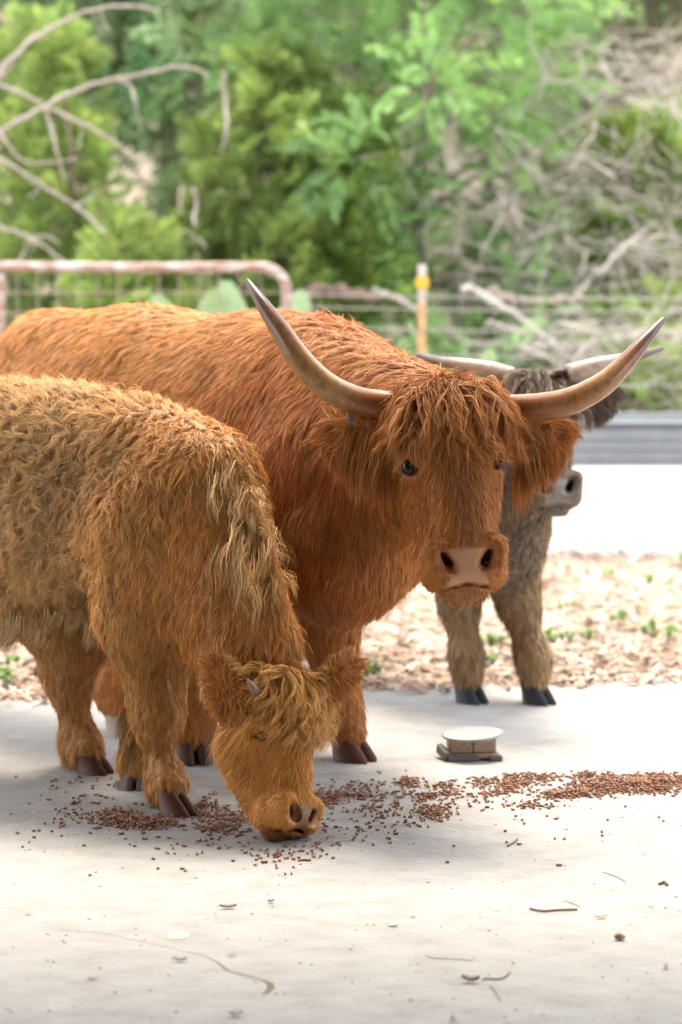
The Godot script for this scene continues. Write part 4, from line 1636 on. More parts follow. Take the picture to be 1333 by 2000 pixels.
func big_cow() -> void:
	animal_materials()
	var t := thing("red_cow", "large red-brown shaggy cow with wide upswept horns", "cow", Vector3(-0.3, 0, -6.4))
	var rear := Vector3(-0.67, 0, -0.74)
	var lat := Vector3(0.74, 0, -0.67)
	var down := Vector3.DOWN
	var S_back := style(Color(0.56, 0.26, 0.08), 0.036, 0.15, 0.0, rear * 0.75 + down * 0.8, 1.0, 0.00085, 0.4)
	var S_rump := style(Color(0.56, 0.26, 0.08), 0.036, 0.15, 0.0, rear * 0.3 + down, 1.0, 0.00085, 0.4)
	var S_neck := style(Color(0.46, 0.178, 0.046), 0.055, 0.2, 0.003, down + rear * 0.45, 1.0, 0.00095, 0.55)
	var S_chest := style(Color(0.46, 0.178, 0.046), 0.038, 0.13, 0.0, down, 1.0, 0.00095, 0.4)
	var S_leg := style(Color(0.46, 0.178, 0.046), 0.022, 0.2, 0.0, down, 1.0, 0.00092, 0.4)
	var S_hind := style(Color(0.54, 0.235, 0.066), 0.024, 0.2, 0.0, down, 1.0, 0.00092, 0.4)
	var V := func(x, y, z): return Vector3(x, y, z)
	var bones := [
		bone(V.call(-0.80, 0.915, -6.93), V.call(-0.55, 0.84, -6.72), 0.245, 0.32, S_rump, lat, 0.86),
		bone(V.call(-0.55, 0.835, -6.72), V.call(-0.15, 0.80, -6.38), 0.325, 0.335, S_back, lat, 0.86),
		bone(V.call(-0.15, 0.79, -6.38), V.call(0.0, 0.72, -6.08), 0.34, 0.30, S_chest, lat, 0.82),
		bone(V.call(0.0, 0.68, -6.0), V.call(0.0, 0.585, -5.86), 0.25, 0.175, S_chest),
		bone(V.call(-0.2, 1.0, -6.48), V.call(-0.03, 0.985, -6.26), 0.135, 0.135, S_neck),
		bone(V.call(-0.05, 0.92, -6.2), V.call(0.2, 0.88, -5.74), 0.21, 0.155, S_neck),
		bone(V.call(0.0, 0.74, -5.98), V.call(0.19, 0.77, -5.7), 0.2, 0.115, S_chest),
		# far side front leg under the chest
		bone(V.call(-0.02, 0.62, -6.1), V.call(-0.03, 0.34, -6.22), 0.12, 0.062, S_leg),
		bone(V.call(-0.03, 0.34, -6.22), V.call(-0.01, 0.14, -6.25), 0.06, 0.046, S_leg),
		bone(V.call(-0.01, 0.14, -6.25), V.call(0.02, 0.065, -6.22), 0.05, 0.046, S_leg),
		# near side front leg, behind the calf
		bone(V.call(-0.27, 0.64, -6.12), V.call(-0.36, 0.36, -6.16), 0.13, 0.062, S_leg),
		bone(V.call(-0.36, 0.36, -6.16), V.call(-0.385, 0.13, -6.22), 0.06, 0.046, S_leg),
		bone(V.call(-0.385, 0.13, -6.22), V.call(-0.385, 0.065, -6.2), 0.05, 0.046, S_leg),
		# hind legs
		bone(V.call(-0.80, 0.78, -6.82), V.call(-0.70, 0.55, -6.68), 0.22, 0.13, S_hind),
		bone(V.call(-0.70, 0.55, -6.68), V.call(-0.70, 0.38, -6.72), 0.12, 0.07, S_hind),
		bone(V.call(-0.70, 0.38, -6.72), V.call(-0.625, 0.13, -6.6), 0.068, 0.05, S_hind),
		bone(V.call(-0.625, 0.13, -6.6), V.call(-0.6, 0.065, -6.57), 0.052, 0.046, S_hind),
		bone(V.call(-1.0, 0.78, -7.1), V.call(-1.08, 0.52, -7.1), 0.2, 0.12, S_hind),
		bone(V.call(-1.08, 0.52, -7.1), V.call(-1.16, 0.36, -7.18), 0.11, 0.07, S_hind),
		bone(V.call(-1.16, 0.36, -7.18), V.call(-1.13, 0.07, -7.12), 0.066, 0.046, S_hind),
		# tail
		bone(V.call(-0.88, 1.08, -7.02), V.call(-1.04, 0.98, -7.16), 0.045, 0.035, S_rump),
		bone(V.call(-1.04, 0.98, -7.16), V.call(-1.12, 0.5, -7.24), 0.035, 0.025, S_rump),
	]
	muzzle = 1.0
	slim = 0.92
	var T := Transform3D(Basis.from_euler(Vector3(-0.2, 0.1, 0.055)), P(887, 930, 5.5))
	var red := Vector3(0.44, 0.168, 0.043)
	var look := {"face": red, "brow": Vector3(0.46, 0.178, 0.046), "cheek": Vector3(0.44, 0.168, 0.043), "nose": Vector3(0.5, 0.25, 0.135), "nostril": Vector3(0.36, 0.12, 0.038), "chin": Vector3(0.46, 0.21, 0.085), "hair_sheen": Vector3(0.42, 0.175, 0.085)}
	var ear := {"r": 0.056, "hang": Vector3(0, -1, 0.1), "col": Vector3(0.46, 0.178, 0.046), "rim": Color(0.46, 0.178, 0.046), "fuzz": 0.025, "short": 0.042, "long": 0.19}
	var e1 := ear.duplicate()
	e1.merge({"base": P(775, 868, 5.55), "tip": P(640, 842, 5.6), "n": Vector3(-0.15, 0.1, 1).normalized()})
	var e2 := ear.duplicate()
	e2.merge({"base": P(990, 862, 5.55), "tip": P(1104, 842, 5.6), "n": Vector3(0.15, 0.1, 1).normalized()})
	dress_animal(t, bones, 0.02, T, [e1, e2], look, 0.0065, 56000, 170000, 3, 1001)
	var fl := Hair.new(1010)
	forelock(fl, T, 260, 24, 0.2, Color(0.5, 0.205, 0.056), 0.018, 0.0008)
	# sweep of hair over the horn bases and a tuft on the poll
	for k in 90:
		var e := 1.0 if k % 2 == 0 else -1.0
		var y := fl.rng.randf_range(0.12, 0.2)
		var p0 := Vector3(e * fl.rng.randf_range(0.01, 0.07), y, fl.rng.randf_range(-0.06, 0.03))
		var p3 := Vector3(e * fl.rng.randf_range(0.125, 0.16), y - fl.rng.randf_range(0.03, 0.11), p0.z + 0.02)
		fl.lock(T * p0, T * (p0 + Vector3(e * 0.03, 0.035, 0.02)), T * (p3 + Vector3(-e * 0.01, 0.055, 0.02)), T * p3, 22, 0.011, 0.004, 0.0009, Color(0.5, 0.205, 0.056), (T.basis * Vector3(e * 0.5, 0.6, 0.7)).normalized(), 0.006, 5)
	for k in 9:
		var p0 := Vector3(fl.rng.randf_range(-0.02, 0.035), 0.19, fl.rng.randf_range(-0.04, 0.02))
		fl.lock(T * p0, T * (p0 + Vector3(0.0, 0.03, 0)), T * (p0 + Vector3(0.01, 0.05, 0.01)), T * (p0 + Vector3(fl.rng.randf_range(-0.02, 0.06), 0.05, 0.03)), 18, 0.008, 0.004, 0.0009, Color(0.42, 0.17, 0.055), Vector3(0, 0.6, 0.8), 0.004, 4)
	part("forelock", fl.mesh(hair_mat), t, true)
	for q in [e1, e2]:
		var eh := Hair.new(1020 + int(q.base.x * 100))
		ear_hair(eh, q, 190, 10, 0.0008)
		part("ear_fringe", eh.mesh(hair_mat), t, true)
	# mane along the crest of the neck and withers
	var mn := Hair.new(1030)
	for k in 170:
		var s := mn.rng.randf()
		var p0: Vector3 = V.call(-0.2, 1.11, -6.48).lerp(V.call(0.1, 1.03, -6.0), s) + Vector3(mn.rng.randf_range(-0.06, 0.06), 0, mn.rng.randf_range(-0.06, 0.06))
		var e := Vector3(-0.3, 0, 0.55) if mn.rng.randf() < 0.6 else Vector3(0.4, 0, -0.3)
		var ln := mn.rng.randf_range(0.08, 0.16)
		mn.lock(p0, p0 + Vector3(0, 0.015, 0) + e * ln * 0.4, p0 + e * ln * 0.8 + Vector3(0, -ln * 0.4, 0), p0 + e * ln + Vector3(0, -ln, 0), 14, 0.014, 0.005, 0.0011, Color(0.36, 0.14, 0.045), (e + Vector3(0, 0.8, 0)).normalized(), 0.008, 5)
	part("mane", mn.mesh(hair_mat), t, true)
	var tl := Hair.new(1040)
	for k in 40:
		var p0: Vector3 = V.call(-1.12, 0.55, -7.24) + tl.jit() * 0.03
		tl.lock(p0, p0 + Vector3(0, -0.1, 0), p0 + Vector3(0, -0.25, 0) + tl.jit() * 0.03, p0 + Vector3(0, -0.38, 0) + tl.jit() * 0.03, 14, 0.01, 0.006, 0.0014, Color(0.5, 0.24, 0.08), Vector3(0, 0.1, 1), 0.01)
	part("tail_switch", tl.mesh(hair_mat), t, true)
	whiskers(t, T, 1050, 34)
	var ivory := Color(0.44, 0.26, 0.12)
	var amber := Color(0.3, 0.115, 0.034)
	var umber := Color(0.1, 0.045, 0.028)
	horn(t, [P(770, 792, 5.58), P(700, 783, 5.56), P(640, 755, 5.54), P(590, 708, 5.54), P(548, 645, 5.57), P(512, 592, 5.62), P(484, 549, 5.68)], [0.033, 0.0335, 0.032, 0.030, 0.024, 0.016, 0.006], [amber, Color(0.33, 0.14, 0.048), ivory, Color(0.34, 0.185, 0.075), Color(0.2, 0.095, 0.045), umber, umber])
	horn(t, [P(985, 798, 5.58), P(1050, 796, 5.55), P(1118, 782, 5.52), P(1178, 750, 5.52), P(1222, 708, 5.55), P(1262, 662, 5.6), P(1296, 624, 5.66)], [0.033, 0.0335, 0.032, 0.028, 0.022, 0.015, 0.006], [amber, Color(0.36, 0.14, 0.044), Color(0.4, 0.19, 0.075), ivory, Color(0.3, 0.13, 0.06), umber, umber])
	var tg := Buf.new()
	tg.box(P(686, 815, 5.53), Vector3(0.007, 0.01, 0.004), Color.WHITE, Basis.from_euler(Vector3(0, 0, 0.3)), 0.002)
	part("ear_tag", tg.mesh(mat("tag_metal", lin(0.12, 0.11, 0.1), 0.3)), t)
	var hf := Color(0.1, 0.04, 0.022)
	hoof(t, Vector3(0.02, 0, -6.22), Vector3(0.75, 0, 0.7), 0.92, hf)
	hoof(t, Vector3(-0.385, 0, -6.2), Vector3(0.2, 0, 0.9), 0.92, Color(0.07, 0.036, 0.026))
	hoof(t, Vector3(-0.6, 0, -6.57), Vector3(0.4, 0, 0.7), 1.0, Color(0.3, 0.22, 0.18))
	hoof(t, Vector3(-1.13, 0, -7.12), Vector3(0.6, 0, 0.7), 1.0, hf)


func calf() -> void:
	animal_materials()
	var t := thing("calf", "woolly tan calf with its head lowered to the pellets", "calf", Vector3(-0.55, 0, -5.85))
	var ax := (P(330, 1010, 5.72) - P(100, 985, 5.9)).normalized()
	var rear := -ax
	var lat := Vector3(ax.z, 0, -ax.x).normalized()
	var down := Vector3.DOWN
	var W := Color(0.6, 0.36, 0.15)
	var S_wool := style(W, 0.036, 0.8, 0.014, rear * 0.5 + down * 0.7, 1.0, 0.0009, 0.85)
	var S_top := style(W, 0.04, 0.8, 0.012, rear * 0.7 + down * 0.4, 1.0, 0.00092, 0.6)
	var S_sh := style(Color(0.57, 0.28, 0.085), 0.034, 0.35, 0.006, rear * 0.4 + down, 1.0, 0.00092, 0.6)
	var S_neck := style(Color(0.54, 0.235, 0.062), 0.032, 0.25, 0.003, down + rear * 0.25, 1.0, 0.00092, 0.55)
	var S_leg := style(Color(0.54, 0.26, 0.08), 0.024, 0.14, 0.0, down + rear * 0.15, 1.0, 0.00092, 0.5)
	var S_hind := style(Color(0.52, 0.26, 0.09), 0.03, 0.16, 0.0, down + rear * 0.2, 1.0, 0.00092, 0.5)
	var c1 := P(330, 1005, 5.74)
	var c2 := P(110, 985, 5.92)
	var c3 := P(-190, 965, 6.22)
	var kn := P(300, 1395, 5.66)
	var fe := P(325, 1535, 5.67)
	var hf := G(338, 1588)
	var kn2 := P(312, 1400, 5.93)
	var fe2 := P(276, 1490, 5.95)
	var hf2 := G(270, 1535)
	var hk := P(132, 1320, 6.13)
	var hfe := P(158, 1460, 6.13)
	var hh := G(176, 1508)
	var bones := [
		bone(c1, c2, 0.205, 0.24, S_wool, lat, 0.82),
		bone(c2, c3, 0.242, 0.24, S_wool, lat, 0.85),
		bone(P(250, 880, 5.82), P(-150, 830, 6.2), 0.12, 0.13, S_top),
		bone(P(300, 905, 5.78), P(385, 945, 5.68), 0.13, 0.125, S_sh),
		bone(P(270, 1040, 5.64), P(268, 1190, 5.64), 0.118, 0.088, S_sh),
		bone(P(380, 965, 5.68), P(500, 1260, 5.52), 0.145, 0.1, S_neck),
		bone(P(350, 1120, 5.68), P(480, 1290, 5.54), 0.13, 0.085, S_neck),
		bone(P(265, 1210, 5.63), kn, 0.078, 0.041, S_leg),
		bone(kn, fe, 0.04, 0.031, S_leg),
		bone(fe, hf + Vector3(-0.01, 0.06, -0.01), 0.034, 0.034, S_leg),
		bone(P(340, 1200, 5.86), kn2, 0.08, 0.046, S_leg),
		bone(kn2, fe2, 0.045, 0.036, S_leg),
		bone(fe2, hf2 + Vector3(0, 0.055, 0), 0.044, 0.042, S_leg),
		bone(P(60, 1120, 6.05), P(140, 1240, 6.08), 0.16, 0.09, S_hind),
		bone(P(140, 1240, 6.08), hk, 0.074, 0.045, S_hind),
		bone(hk, hfe, 0.043, 0.034, S_hind),
		bone(hfe, hh + Vector3(-0.01, 0.055, 0), 0.039, 0.036, S_hind),
		bone(Vector3(-1.15, 0.62, -6.25), Vector3(-1.2, 0.42, -6.3), 0.17, 0.09, S_hind),
		bone(Vector3(-1.2, 0.42, -6.3), Vector3(-1.3, 0.3, -6.38), 0.085, 0.06, S_hind),
		bone(Vector3(-1.3, 0.3, -6.38), Vector3(-1.27, 0.06, -6.32), 0.056, 0.042, S_hind),
	]
	muzzle = 0.8
	slim = 0.84
	var T := Transform3D(Basis.from_euler(Vector3(-0.06, 0.92, -0.3)).scaled(Vector3.ONE * 0.86), P(548, 1466, 5.4))
	var look := {"face": Vector3(0.6, 0.27, 0.062), "brow": Vector3(0.6, 0.29, 0.08), "cheek": Vector3(0.58, 0.255, 0.06), "nose": Vector3(0.2, 0.085, 0.034), "nostril": Vector3(0.24, 0.1, 0.036), "eye": 0.0135, "lid": 0.008, "chin": Vector3(0.34, 0.16, 0.06)}
	var e1 := {"base": P(472, 1405, 5.38), "tip": P(418, 1298, 5.38), "n": Vector3(-0.45, 0.0, 0.9).normalized(), "r": 0.052, "hang": Vector3(0.1, -1, 0.1).normalized(), "col": Vector3(0.46, 0.18, 0.04), "rim": Color(0.66, 0.36, 0.12), "fuzz": 0.025, "short": 0.032, "long": 0.05}
	var e2 := {"base": P(630, 1345, 5.46), "tip": P(694, 1300, 5.5), "n": Vector3(0.5, -0.2, 0.85).normalized(), "r": 0.04, "hang": Vector3(0.3, -0.9, 0.1).normalized(), "col": Vector3(0.46, 0.18, 0.04), "rim": Color(0.66, 0.36, 0.12), "fuzz": 0.03, "short": 0.04, "long": 0.05}
	dress_animal(t, bones, 0.018, T, [e1, e2], look, 0.0055, 60000, 170000, 4, 2001)
	var fl := Hair.new(2010)
	forelock(fl, T, 230, 20, 0.2, Color(0.6, 0.3, 0.085), 0.018, 0.0009)
	for k in 80:
		var e := 1.0 if k % 3 != 0 else -1.0
		var y := fl.rng.randf_range(0.13, 0.2)
		var p0 := Vector3(e * fl.rng.randf_range(0.0, 0.07), y, fl.rng.randf_range(-0.07, 0.02))
		var p3 := Vector3(e * fl.rng.randf_range(0.14, 0.2), y - fl.rng.randf_range(-0.02, 0.08), p0.z + 0.01)
		fl.lock(T * p0, T * (p0 + Vector3(e * 0.03, 0.03, 0.02)), T * (p3 + Vector3(-e * 0.02, 0.04, 0.02)), T * p3, 20, 0.009, 0.004, 0.0009, Color(0.62, 0.33, 0.1), (T.basis * Vector3(e * 0.4, 0.7, 0.6)).normalized(), 0.007, 5)
	part("forelock", fl.mesh(hair_mat), t, true)
	for q in [e1, e2]:
		var eh := Hair.new(2020 + int(q.base.x * 100))
		ear_hair(eh, q, 75, 14, 0.0009)
		part("ear_fringe", eh.mesh(hair_mat), t, true)
	# blond mane hanging from the crest of the lowered neck
	var mn := Hair.new(2030)
	var crest := [P(405, 842, 5.72), P(446, 872, 5.68), P(492, 930, 5.64), P(522, 1010, 5.6), P(545, 1090, 5.56), P(558, 1160, 5.54)]
	var cp := smooth_path(crest, 6)
	for k in 460:
		var j := mn.rng.randi() % (cp.size() - 1)
		var p0: Vector3 = Vector3(cp[j]).lerp(cp[j + 1], mn.rng.randf()) + Vector3(mn.rng.randf_range(-0.085, -0.005), -0.015, mn.rng.randf_range(0.03, 0.09)) + mn.jit() * 0.022
		var s := float(j) / cp.size()
		var near := mn.rng.randf() < 0.72
		var e := Vector3(-0.35, -0.1, 0.75) if near else Vector3(0.8, 0.15, -0.1)
		e = (e + mn.jit() * 0.35).normalized() * 0.85
		var ln := mn.rng.randf_range(0.05, 0.14) * (1.0 if near else 0.65) * (1.1 - 0.4 * s)
		var col := Color(0.8, 0.56, 0.29).lerp(Color(0.64, 0.35, 0.12), clampf(s * 1.1 - 0.15 + mn.rng.randf_range(-0.2, 0.2), 0, 1))
		mn.lock(p0, p0 + e * ln * 0.4 + Vector3(0, 0.02, 0), p0 + e * ln * 0.55 + Vector3(0.01, -ln * 0.45, 0), p0 + e * ln * 0.6 + Vector3(0.01, -ln, 0) + mn.jit() * 0.015, 15, 0.016, 0.007, 0.0007, col, (e + Vector3(0, 0.5, 0)).normalized(), 0.012, 6)
	part("mane", mn.mesh(hair_mat), t, true)
	# long hair behind the knee and under the belly
	var fr := Hair.new(2040)
	for k in 60:
		var s := fr.rng.randf()
		var p0 := P(lerpf(20, 250, s), 1205 + 12 * sin(s * 9.0), 5.85) + fr.jit() * Vector3(0.03, 0.02, 0.1)
		var ln := fr.rng.randf_range(0.03, 0.07)
		fr.lock(p0, p0 + Vector3(0, -ln * 0.3, 0), p0 + Vector3(-0.01, -ln * 0.7, 0), p0 + Vector3(-0.02, -ln, 0), 14, 0.015, 0.006, 0.001, Color(0.5, 0.33, 0.17), Vector3(0, -0.2, 1).normalized(), 0.006, 4)
	for k in 26:
		var p0 := P(70, 1175, 6.05) + fr.jit() * 0.04
		fr.lock(p0, p0 + Vector3(-0.05, -0.05, 0), P(15, 1235, 6.08) + fr.jit() * 0.02, P(-15, 1295, 6.1) + fr.jit() * 0.035, 14, 0.012, 0.006, 0.001, Color(0.6, 0.4, 0.22), Vector3(0, 0, 1), 0.01, 5)
	for k in 30:
		var p0 := kn.lerp(fe, fr.rng.randf_range(-0.2, 0.5)) + Vector3(-0.045, 0, -0.01) + fr.jit() * 0.02
		fr.lock(p0, p0 + Vector3(-0.02, -0.01, 0), p0 + Vector3(-0.03, -0.05, 0), p0 + Vector3(-0.035, -0.08, 0) + fr.jit() * 0.01, 10, 0.008, 0.004, 0.001, Color(0.4, 0.22, 0.09), Vector3(0, 0, 1), 0.005, 4)
	part("feathering", fr.mesh(hair_mat), t, true)
	whiskers(t, T, 2050, 14)
	var bud := Color(0.2, 0.12, 0.08)
	horn(t, [P(515, 1376, 5.37), P(500, 1352, 5.32), P(484, 1328, 5.31)], [0.018, 0.013, 0.003], [bud, bud, Color(0.3, 0.22, 0.16)])
	horn(t, [P(660, 1340, 5.5), P(678, 1322, 5.5), P(690, 1304, 5.5)], [0.012, 0.009, 0.003], [bud, bud, Color(0.12, 0.08, 0.06)])
	hoof(t, hf, Vector3(0.75, 0, 0.6), 0.72, Color(0.11, 0.042, 0.02))
	hoof(t, hf2, Vector3(-0.1, 0, 0.9), 0.7, Color(0.12, 0.09, 0.075))
	hoof(t, hh, Vector3(0.8, 0, 0.5), 0.74, Color(0.095, 0.042, 0.026))
	hoof(t, Vector3(-1.27, 0, -6.32), Vector3(0.8, 0, 0.5), 0.9, Color(0.095, 0.042, 0.026))


func grey_cow() -> void:
	animal_materials()
	var t := thing("dark_cow", "young dark grey-brown horned cow standing behind the red cow", "cow", Vector3(0.3, 0, -7.3))
	var rear := Vector3(-0.6, 0, -0.8)
	var lat := Vector3(0.8, 0, -0.6)
	var down := Vector3.DOWN
	var S_body := style(Color(0.2, 0.14, 0.09), 0.04, 0.2, 0.0, rear * 0.6 + down, 1.0, 0.0018, 0.5)
	var S_neck := style(Color(0.18, 0.126, 0.084), 0.022, 0.2, 0.0, down, 1.0, 0.0017, 0.4)
	var S_leg := style(Color(0.42, 0.28, 0.14), 0.03, 0.25, 0.0, down, 1.0, 0.0016, 0.5)
	var S_shin := style(Color(0.3, 0.195, 0.105), 0.024, 0.25, 0.0, down, 1.0, 0.0016, 0.5)
	var V := func(x, y, z): return Vector3(x, y, z)
	var la := G(915, 1370)
	var ra := G(1045, 1372)
	var bones := [
		bone(V.call(0.36, 0.64, -7.2), V.call(0.1, 0.66, -7.55), 0.24, 0.27, S_body, lat, 0.85),
		bone(V.call(0.1, 0.66, -7.55), V.call(-0.2, 0.68, -7.95), 0.27, 0.24, S_body, lat, 0.85),
		bone(V.call(0.42, 0.60, -7.1), V.call(0.46, 0.45, -7.0), 0.17, 0.12, S_neck),
		bone(V.call(0.40, 0.78, -7.12), V.call(0.54, 0.80, -6.9), 0.17, 0.12, S_neck),
		bone(V.call(0.44, 0.62, -7.02), V.call(0.53, 0.7, -6.88), 0.15, 0.1, S_neck),
		bone(V.call(0.47, 0.5, -6.98), V.call(0.5, 0.6, -6.93), 0.06, 0.07, S_neck),
		bone(V.call(0.34, 0.5, -7.12), V.call(0.35, 0.28, -7.12), 0.095, 0.046, S_leg),
		bone(V.call(0.35, 0.28, -7.12), la + V.call(-0.005, 0.13, -0.01), 0.044, 0.034, S_shin),
		bone(la + V.call(-0.005, 0.13, -0.01), la + V.call(0, 0.06, 0), 0.038, 0.037, S_leg),
		bone(V.call(0.52, 0.5, -7.1), V.call(0.53, 0.28, -7.1), 0.09, 0.045, S_leg),
		bone(V.call(0.53, 0.28, -7.1), ra + V.call(-0.005, 0.13, -0.01), 0.043, 0.034, S_shin),
		bone(ra + V.call(-0.005, 0.13, -0.01), ra + V.call(0, 0.06, 0), 0.038, 0.037, S_leg),
		bone(V.call(-0.12, 0.6, -8.0), V.call(-0.16, 0.34, -8.0), 0.16, 0.06, S_body),
		bone(V.call(-0.16, 0.34, -8.0), V.call(-0.14, 0.06, -7.95), 0.056, 0.042, S_leg),
		bone(V.call(-0.3, 0.6, -7.85), V.call(-0.36, 0.34, -7.85), 0.16, 0.06, S_body),
		bone(V.call(-0.36, 0.34, -7.85), V.call(-0.34, 0.06, -7.8), 0.056, 0.042, S_leg),
	]
	muzzle = 1.0
	slim = 0.95
	var T := Transform3D(Basis.from_euler(Vector3(-0.25, 0.15, 0.05)).scaled(Vector3.ONE * 0.8), P(1064, 850, 6.72))
	var look := {"face": Vector3(0.19, 0.138, 0.097), "brow": Vector3(0.19, 0.132, 0.088), "cheek": Vector3(0.21, 0.152, 0.105), "nose": Vector3(0.24, 0.215, 0.2), "nostril": Vector3(0.08, 0.07, 0.065), "chin": Vector3(0.2, 0.16, 0.13)}
	var ear := {"r": 0.048, "hang": Vector3(0, -1, 0.1), "col": Vector3(0.14, 0.1, 0.075), "rim": Color(0.17, 0.12, 0.085), "fuzz": 0.025, "short": 0.03, "long": 0.07}
	var e1 := ear.duplicate()
	e1.merge({"base": P(970, 790, 6.78), "tip": P(890, 800, 6.82), "n": Vector3(-0.1, 0, 1).normalized()})
	var e2 := ear.duplicate()
	e2.merge({"base": P(1135, 795, 6.76), "tip": P(1205, 768, 6.8), "n": Vector3(0.2, -0.1, 1).normalized()})
	dress_animal(t, bones, 0.022, T, [e1, e2], look, 0.008, 26000, 70000, 3, 3001)
	var fl := Hair.new(3010)
	forelock(fl, T, 150, 16, 0.2, Color(0.22, 0.155, 0.11), 0.01, 0.0013)
	for k in 90:
		var e := 1.0 if k % 2 == 0 else -1.0
		var y := fl.rng.randf_range(0.12, 0.21)
		var p0 := Vector3(e * fl.rng.randf_range(0.0, 0.06), y, fl.rng.randf_range(-0.07, 0.02))
		var p3 := Vector3(e * fl.rng.randf_range(0.11, 0.16), y - fl.rng.randf_range(0.02, 0.09), p0.z + 0.02)
		fl.lock(T * p0, T * (p0 + Vector3(e * 0.03, 0.04, 0.02)), T * (p3 + Vector3(-e * 0.01, 0.05, 0.02)), T * p3, 18, 0.01, 0.004, 0.0013, Color(0.24, 0.17, 0.12), (T.basis * Vector3(e * 0.5, 0.6, 0.7)).normalized(), 0.006, 5)
	part("forelock", fl.mesh(hair_mat), t, true)
	for q in [e1, e2]:
		var eh := Hair.new(3020 + int(q.base.x * 100))
		ear_hair(eh, q, 50, 12, 0.0013)
		part("ear_fringe", eh.mesh(hair_mat), t, true)
	var pl := Color(0.5, 0.42, 0.36)
	var dk := Color(0.13, 0.1, 0.085)
	horn(t, [P(1000, 735, 6.78), P(955, 722, 6.78), P(900, 713, 6.8), P(855, 706, 6.84), P(814, 692, 6.9)], [0.026, 0.024, 0.02, 0.015, 0.005], [pl, pl, Color(0.4, 0.32, 0.26), dk, dk])
	horn(t, [P(1110, 730, 6.76), P(1160, 716, 6.76), P(1205, 706, 6.78), P(1250, 694, 6.82), P(1295, 680, 6.88)], [0.026, 0.024, 0.02, 0.015, 0.005], [pl, pl, Color(0.4, 0.32, 0.26), dk, dk])
	var hc := Color(0.035, 0.04, 0.048)
	hoof(t, la, Vector3(0.55, 0, 0.8), 0.82, hc)
	hoof(t, ra, Vector3(0.6, 0, 0.75), 0.82, hc)
	hoof(t, Vector3(-0.14, 0, -7.95), Vector3(0.6, 0, 0.8), 0.95, hc)
	hoof(t, Vector3(-0.34, 0, -7.8), Vector3(0.6, 0, 0.8), 0.95, hc)


# ---------------------------------------------------------------- things on the floor
func build_floor_box() -> void:
	var c := G(925, 1482)
	var t := thing("capped_blocks", "round grey metal plate resting on two small tan blocks", "plate", c)
	var bm := mat("tan_block", Color.WHITE, 0.85)
	bm.albedo_texture = noise(95, 0.05, 4, [[0.0, lin(0.2, 0.13, 0.08)], [0.5, lin(0.36, 0.26, 0.18)], [1.0, lin(0.46, 0.36, 0.26)]], 256)
	bm.uv1_triplanar = true
	bm.uv1_scale = Vector3.ONE * 8.0
	var dk := mat("dark_scrap", lin(0.13, 0.125, 0.12), 0.8)
	var turn := Basis(Vector3.UP, 0.08)
	for k in 2:
		var b := Buf.new()
		b.box(c + turn * Vector3(-0.033 + 0.062 * k, 0.0355, -0.03), Vector3(0.03, 0.0185, 0.04), Color.WHITE, turn, 0.003)
		part("block", b.mesh(bm), t)
	var sl := Buf.new()
	sl.box(c + turn * Vector3(-0.005, 0.0105, -0.02), Vector3(0.072, 0.006, 0.048), Color.WHITE, turn, 0.003)
	part("base_slab", sl.mesh(bm), t)
	for q in [[-0.03, 0.03, 0.04], [0.055, 0.033, 0.016]]:
		var b := Buf.new()
		b.box(c + turn * Vector3(q[0], 0.008, q[1]), Vector3(q[2], 0.007, 0.008), Color.WHITE, turn, 0.002)
		part("strip", b.mesh(dk), t)
	var sd := Buf.new()
	sd.box(c + turn * Vector3(-0.078, 0.018, 0.0), Vector3(0.009, 0.013, 0.032), Color.WHITE, Basis.from_euler(Vector3(0.2, 0.35, 0)), 0.003)
	part("side_flap", sd.mesh(dk), t)
	var pm := mat("galvanised", Color.WHITE, 0.6)
	pm.metallic = 0.1
	pm.albedo_texture = noise(96, 0.03, 4, [[0.0, lin(0.24, 0.24, 0.24)], [1.0, lin(0.36, 0.36, 0.36)]], 256)
	pm.uv1_triplanar = true
	pm.uv1_scale = Vector3.ONE * 5.0
	var p := Buf.new()
	var tilt := Basis.from_euler(Vector3(0.03, 0, 0.06))
	var m := c + Vector3(0.0, 0.0605, -0.025)
	p.tube([m + tilt * Vector3(0, -0.003, 0), m + tilt * Vector3(0, -0.0015, 0), m + tilt * Vector3(0, 0.0015, 0), m + tilt * Vector3(0, 0.003, 0)], [0.079, 0.081, 0.081, 0.079], 40, [Color.WHITE])
	part("lid", p.mesh(pm), t)


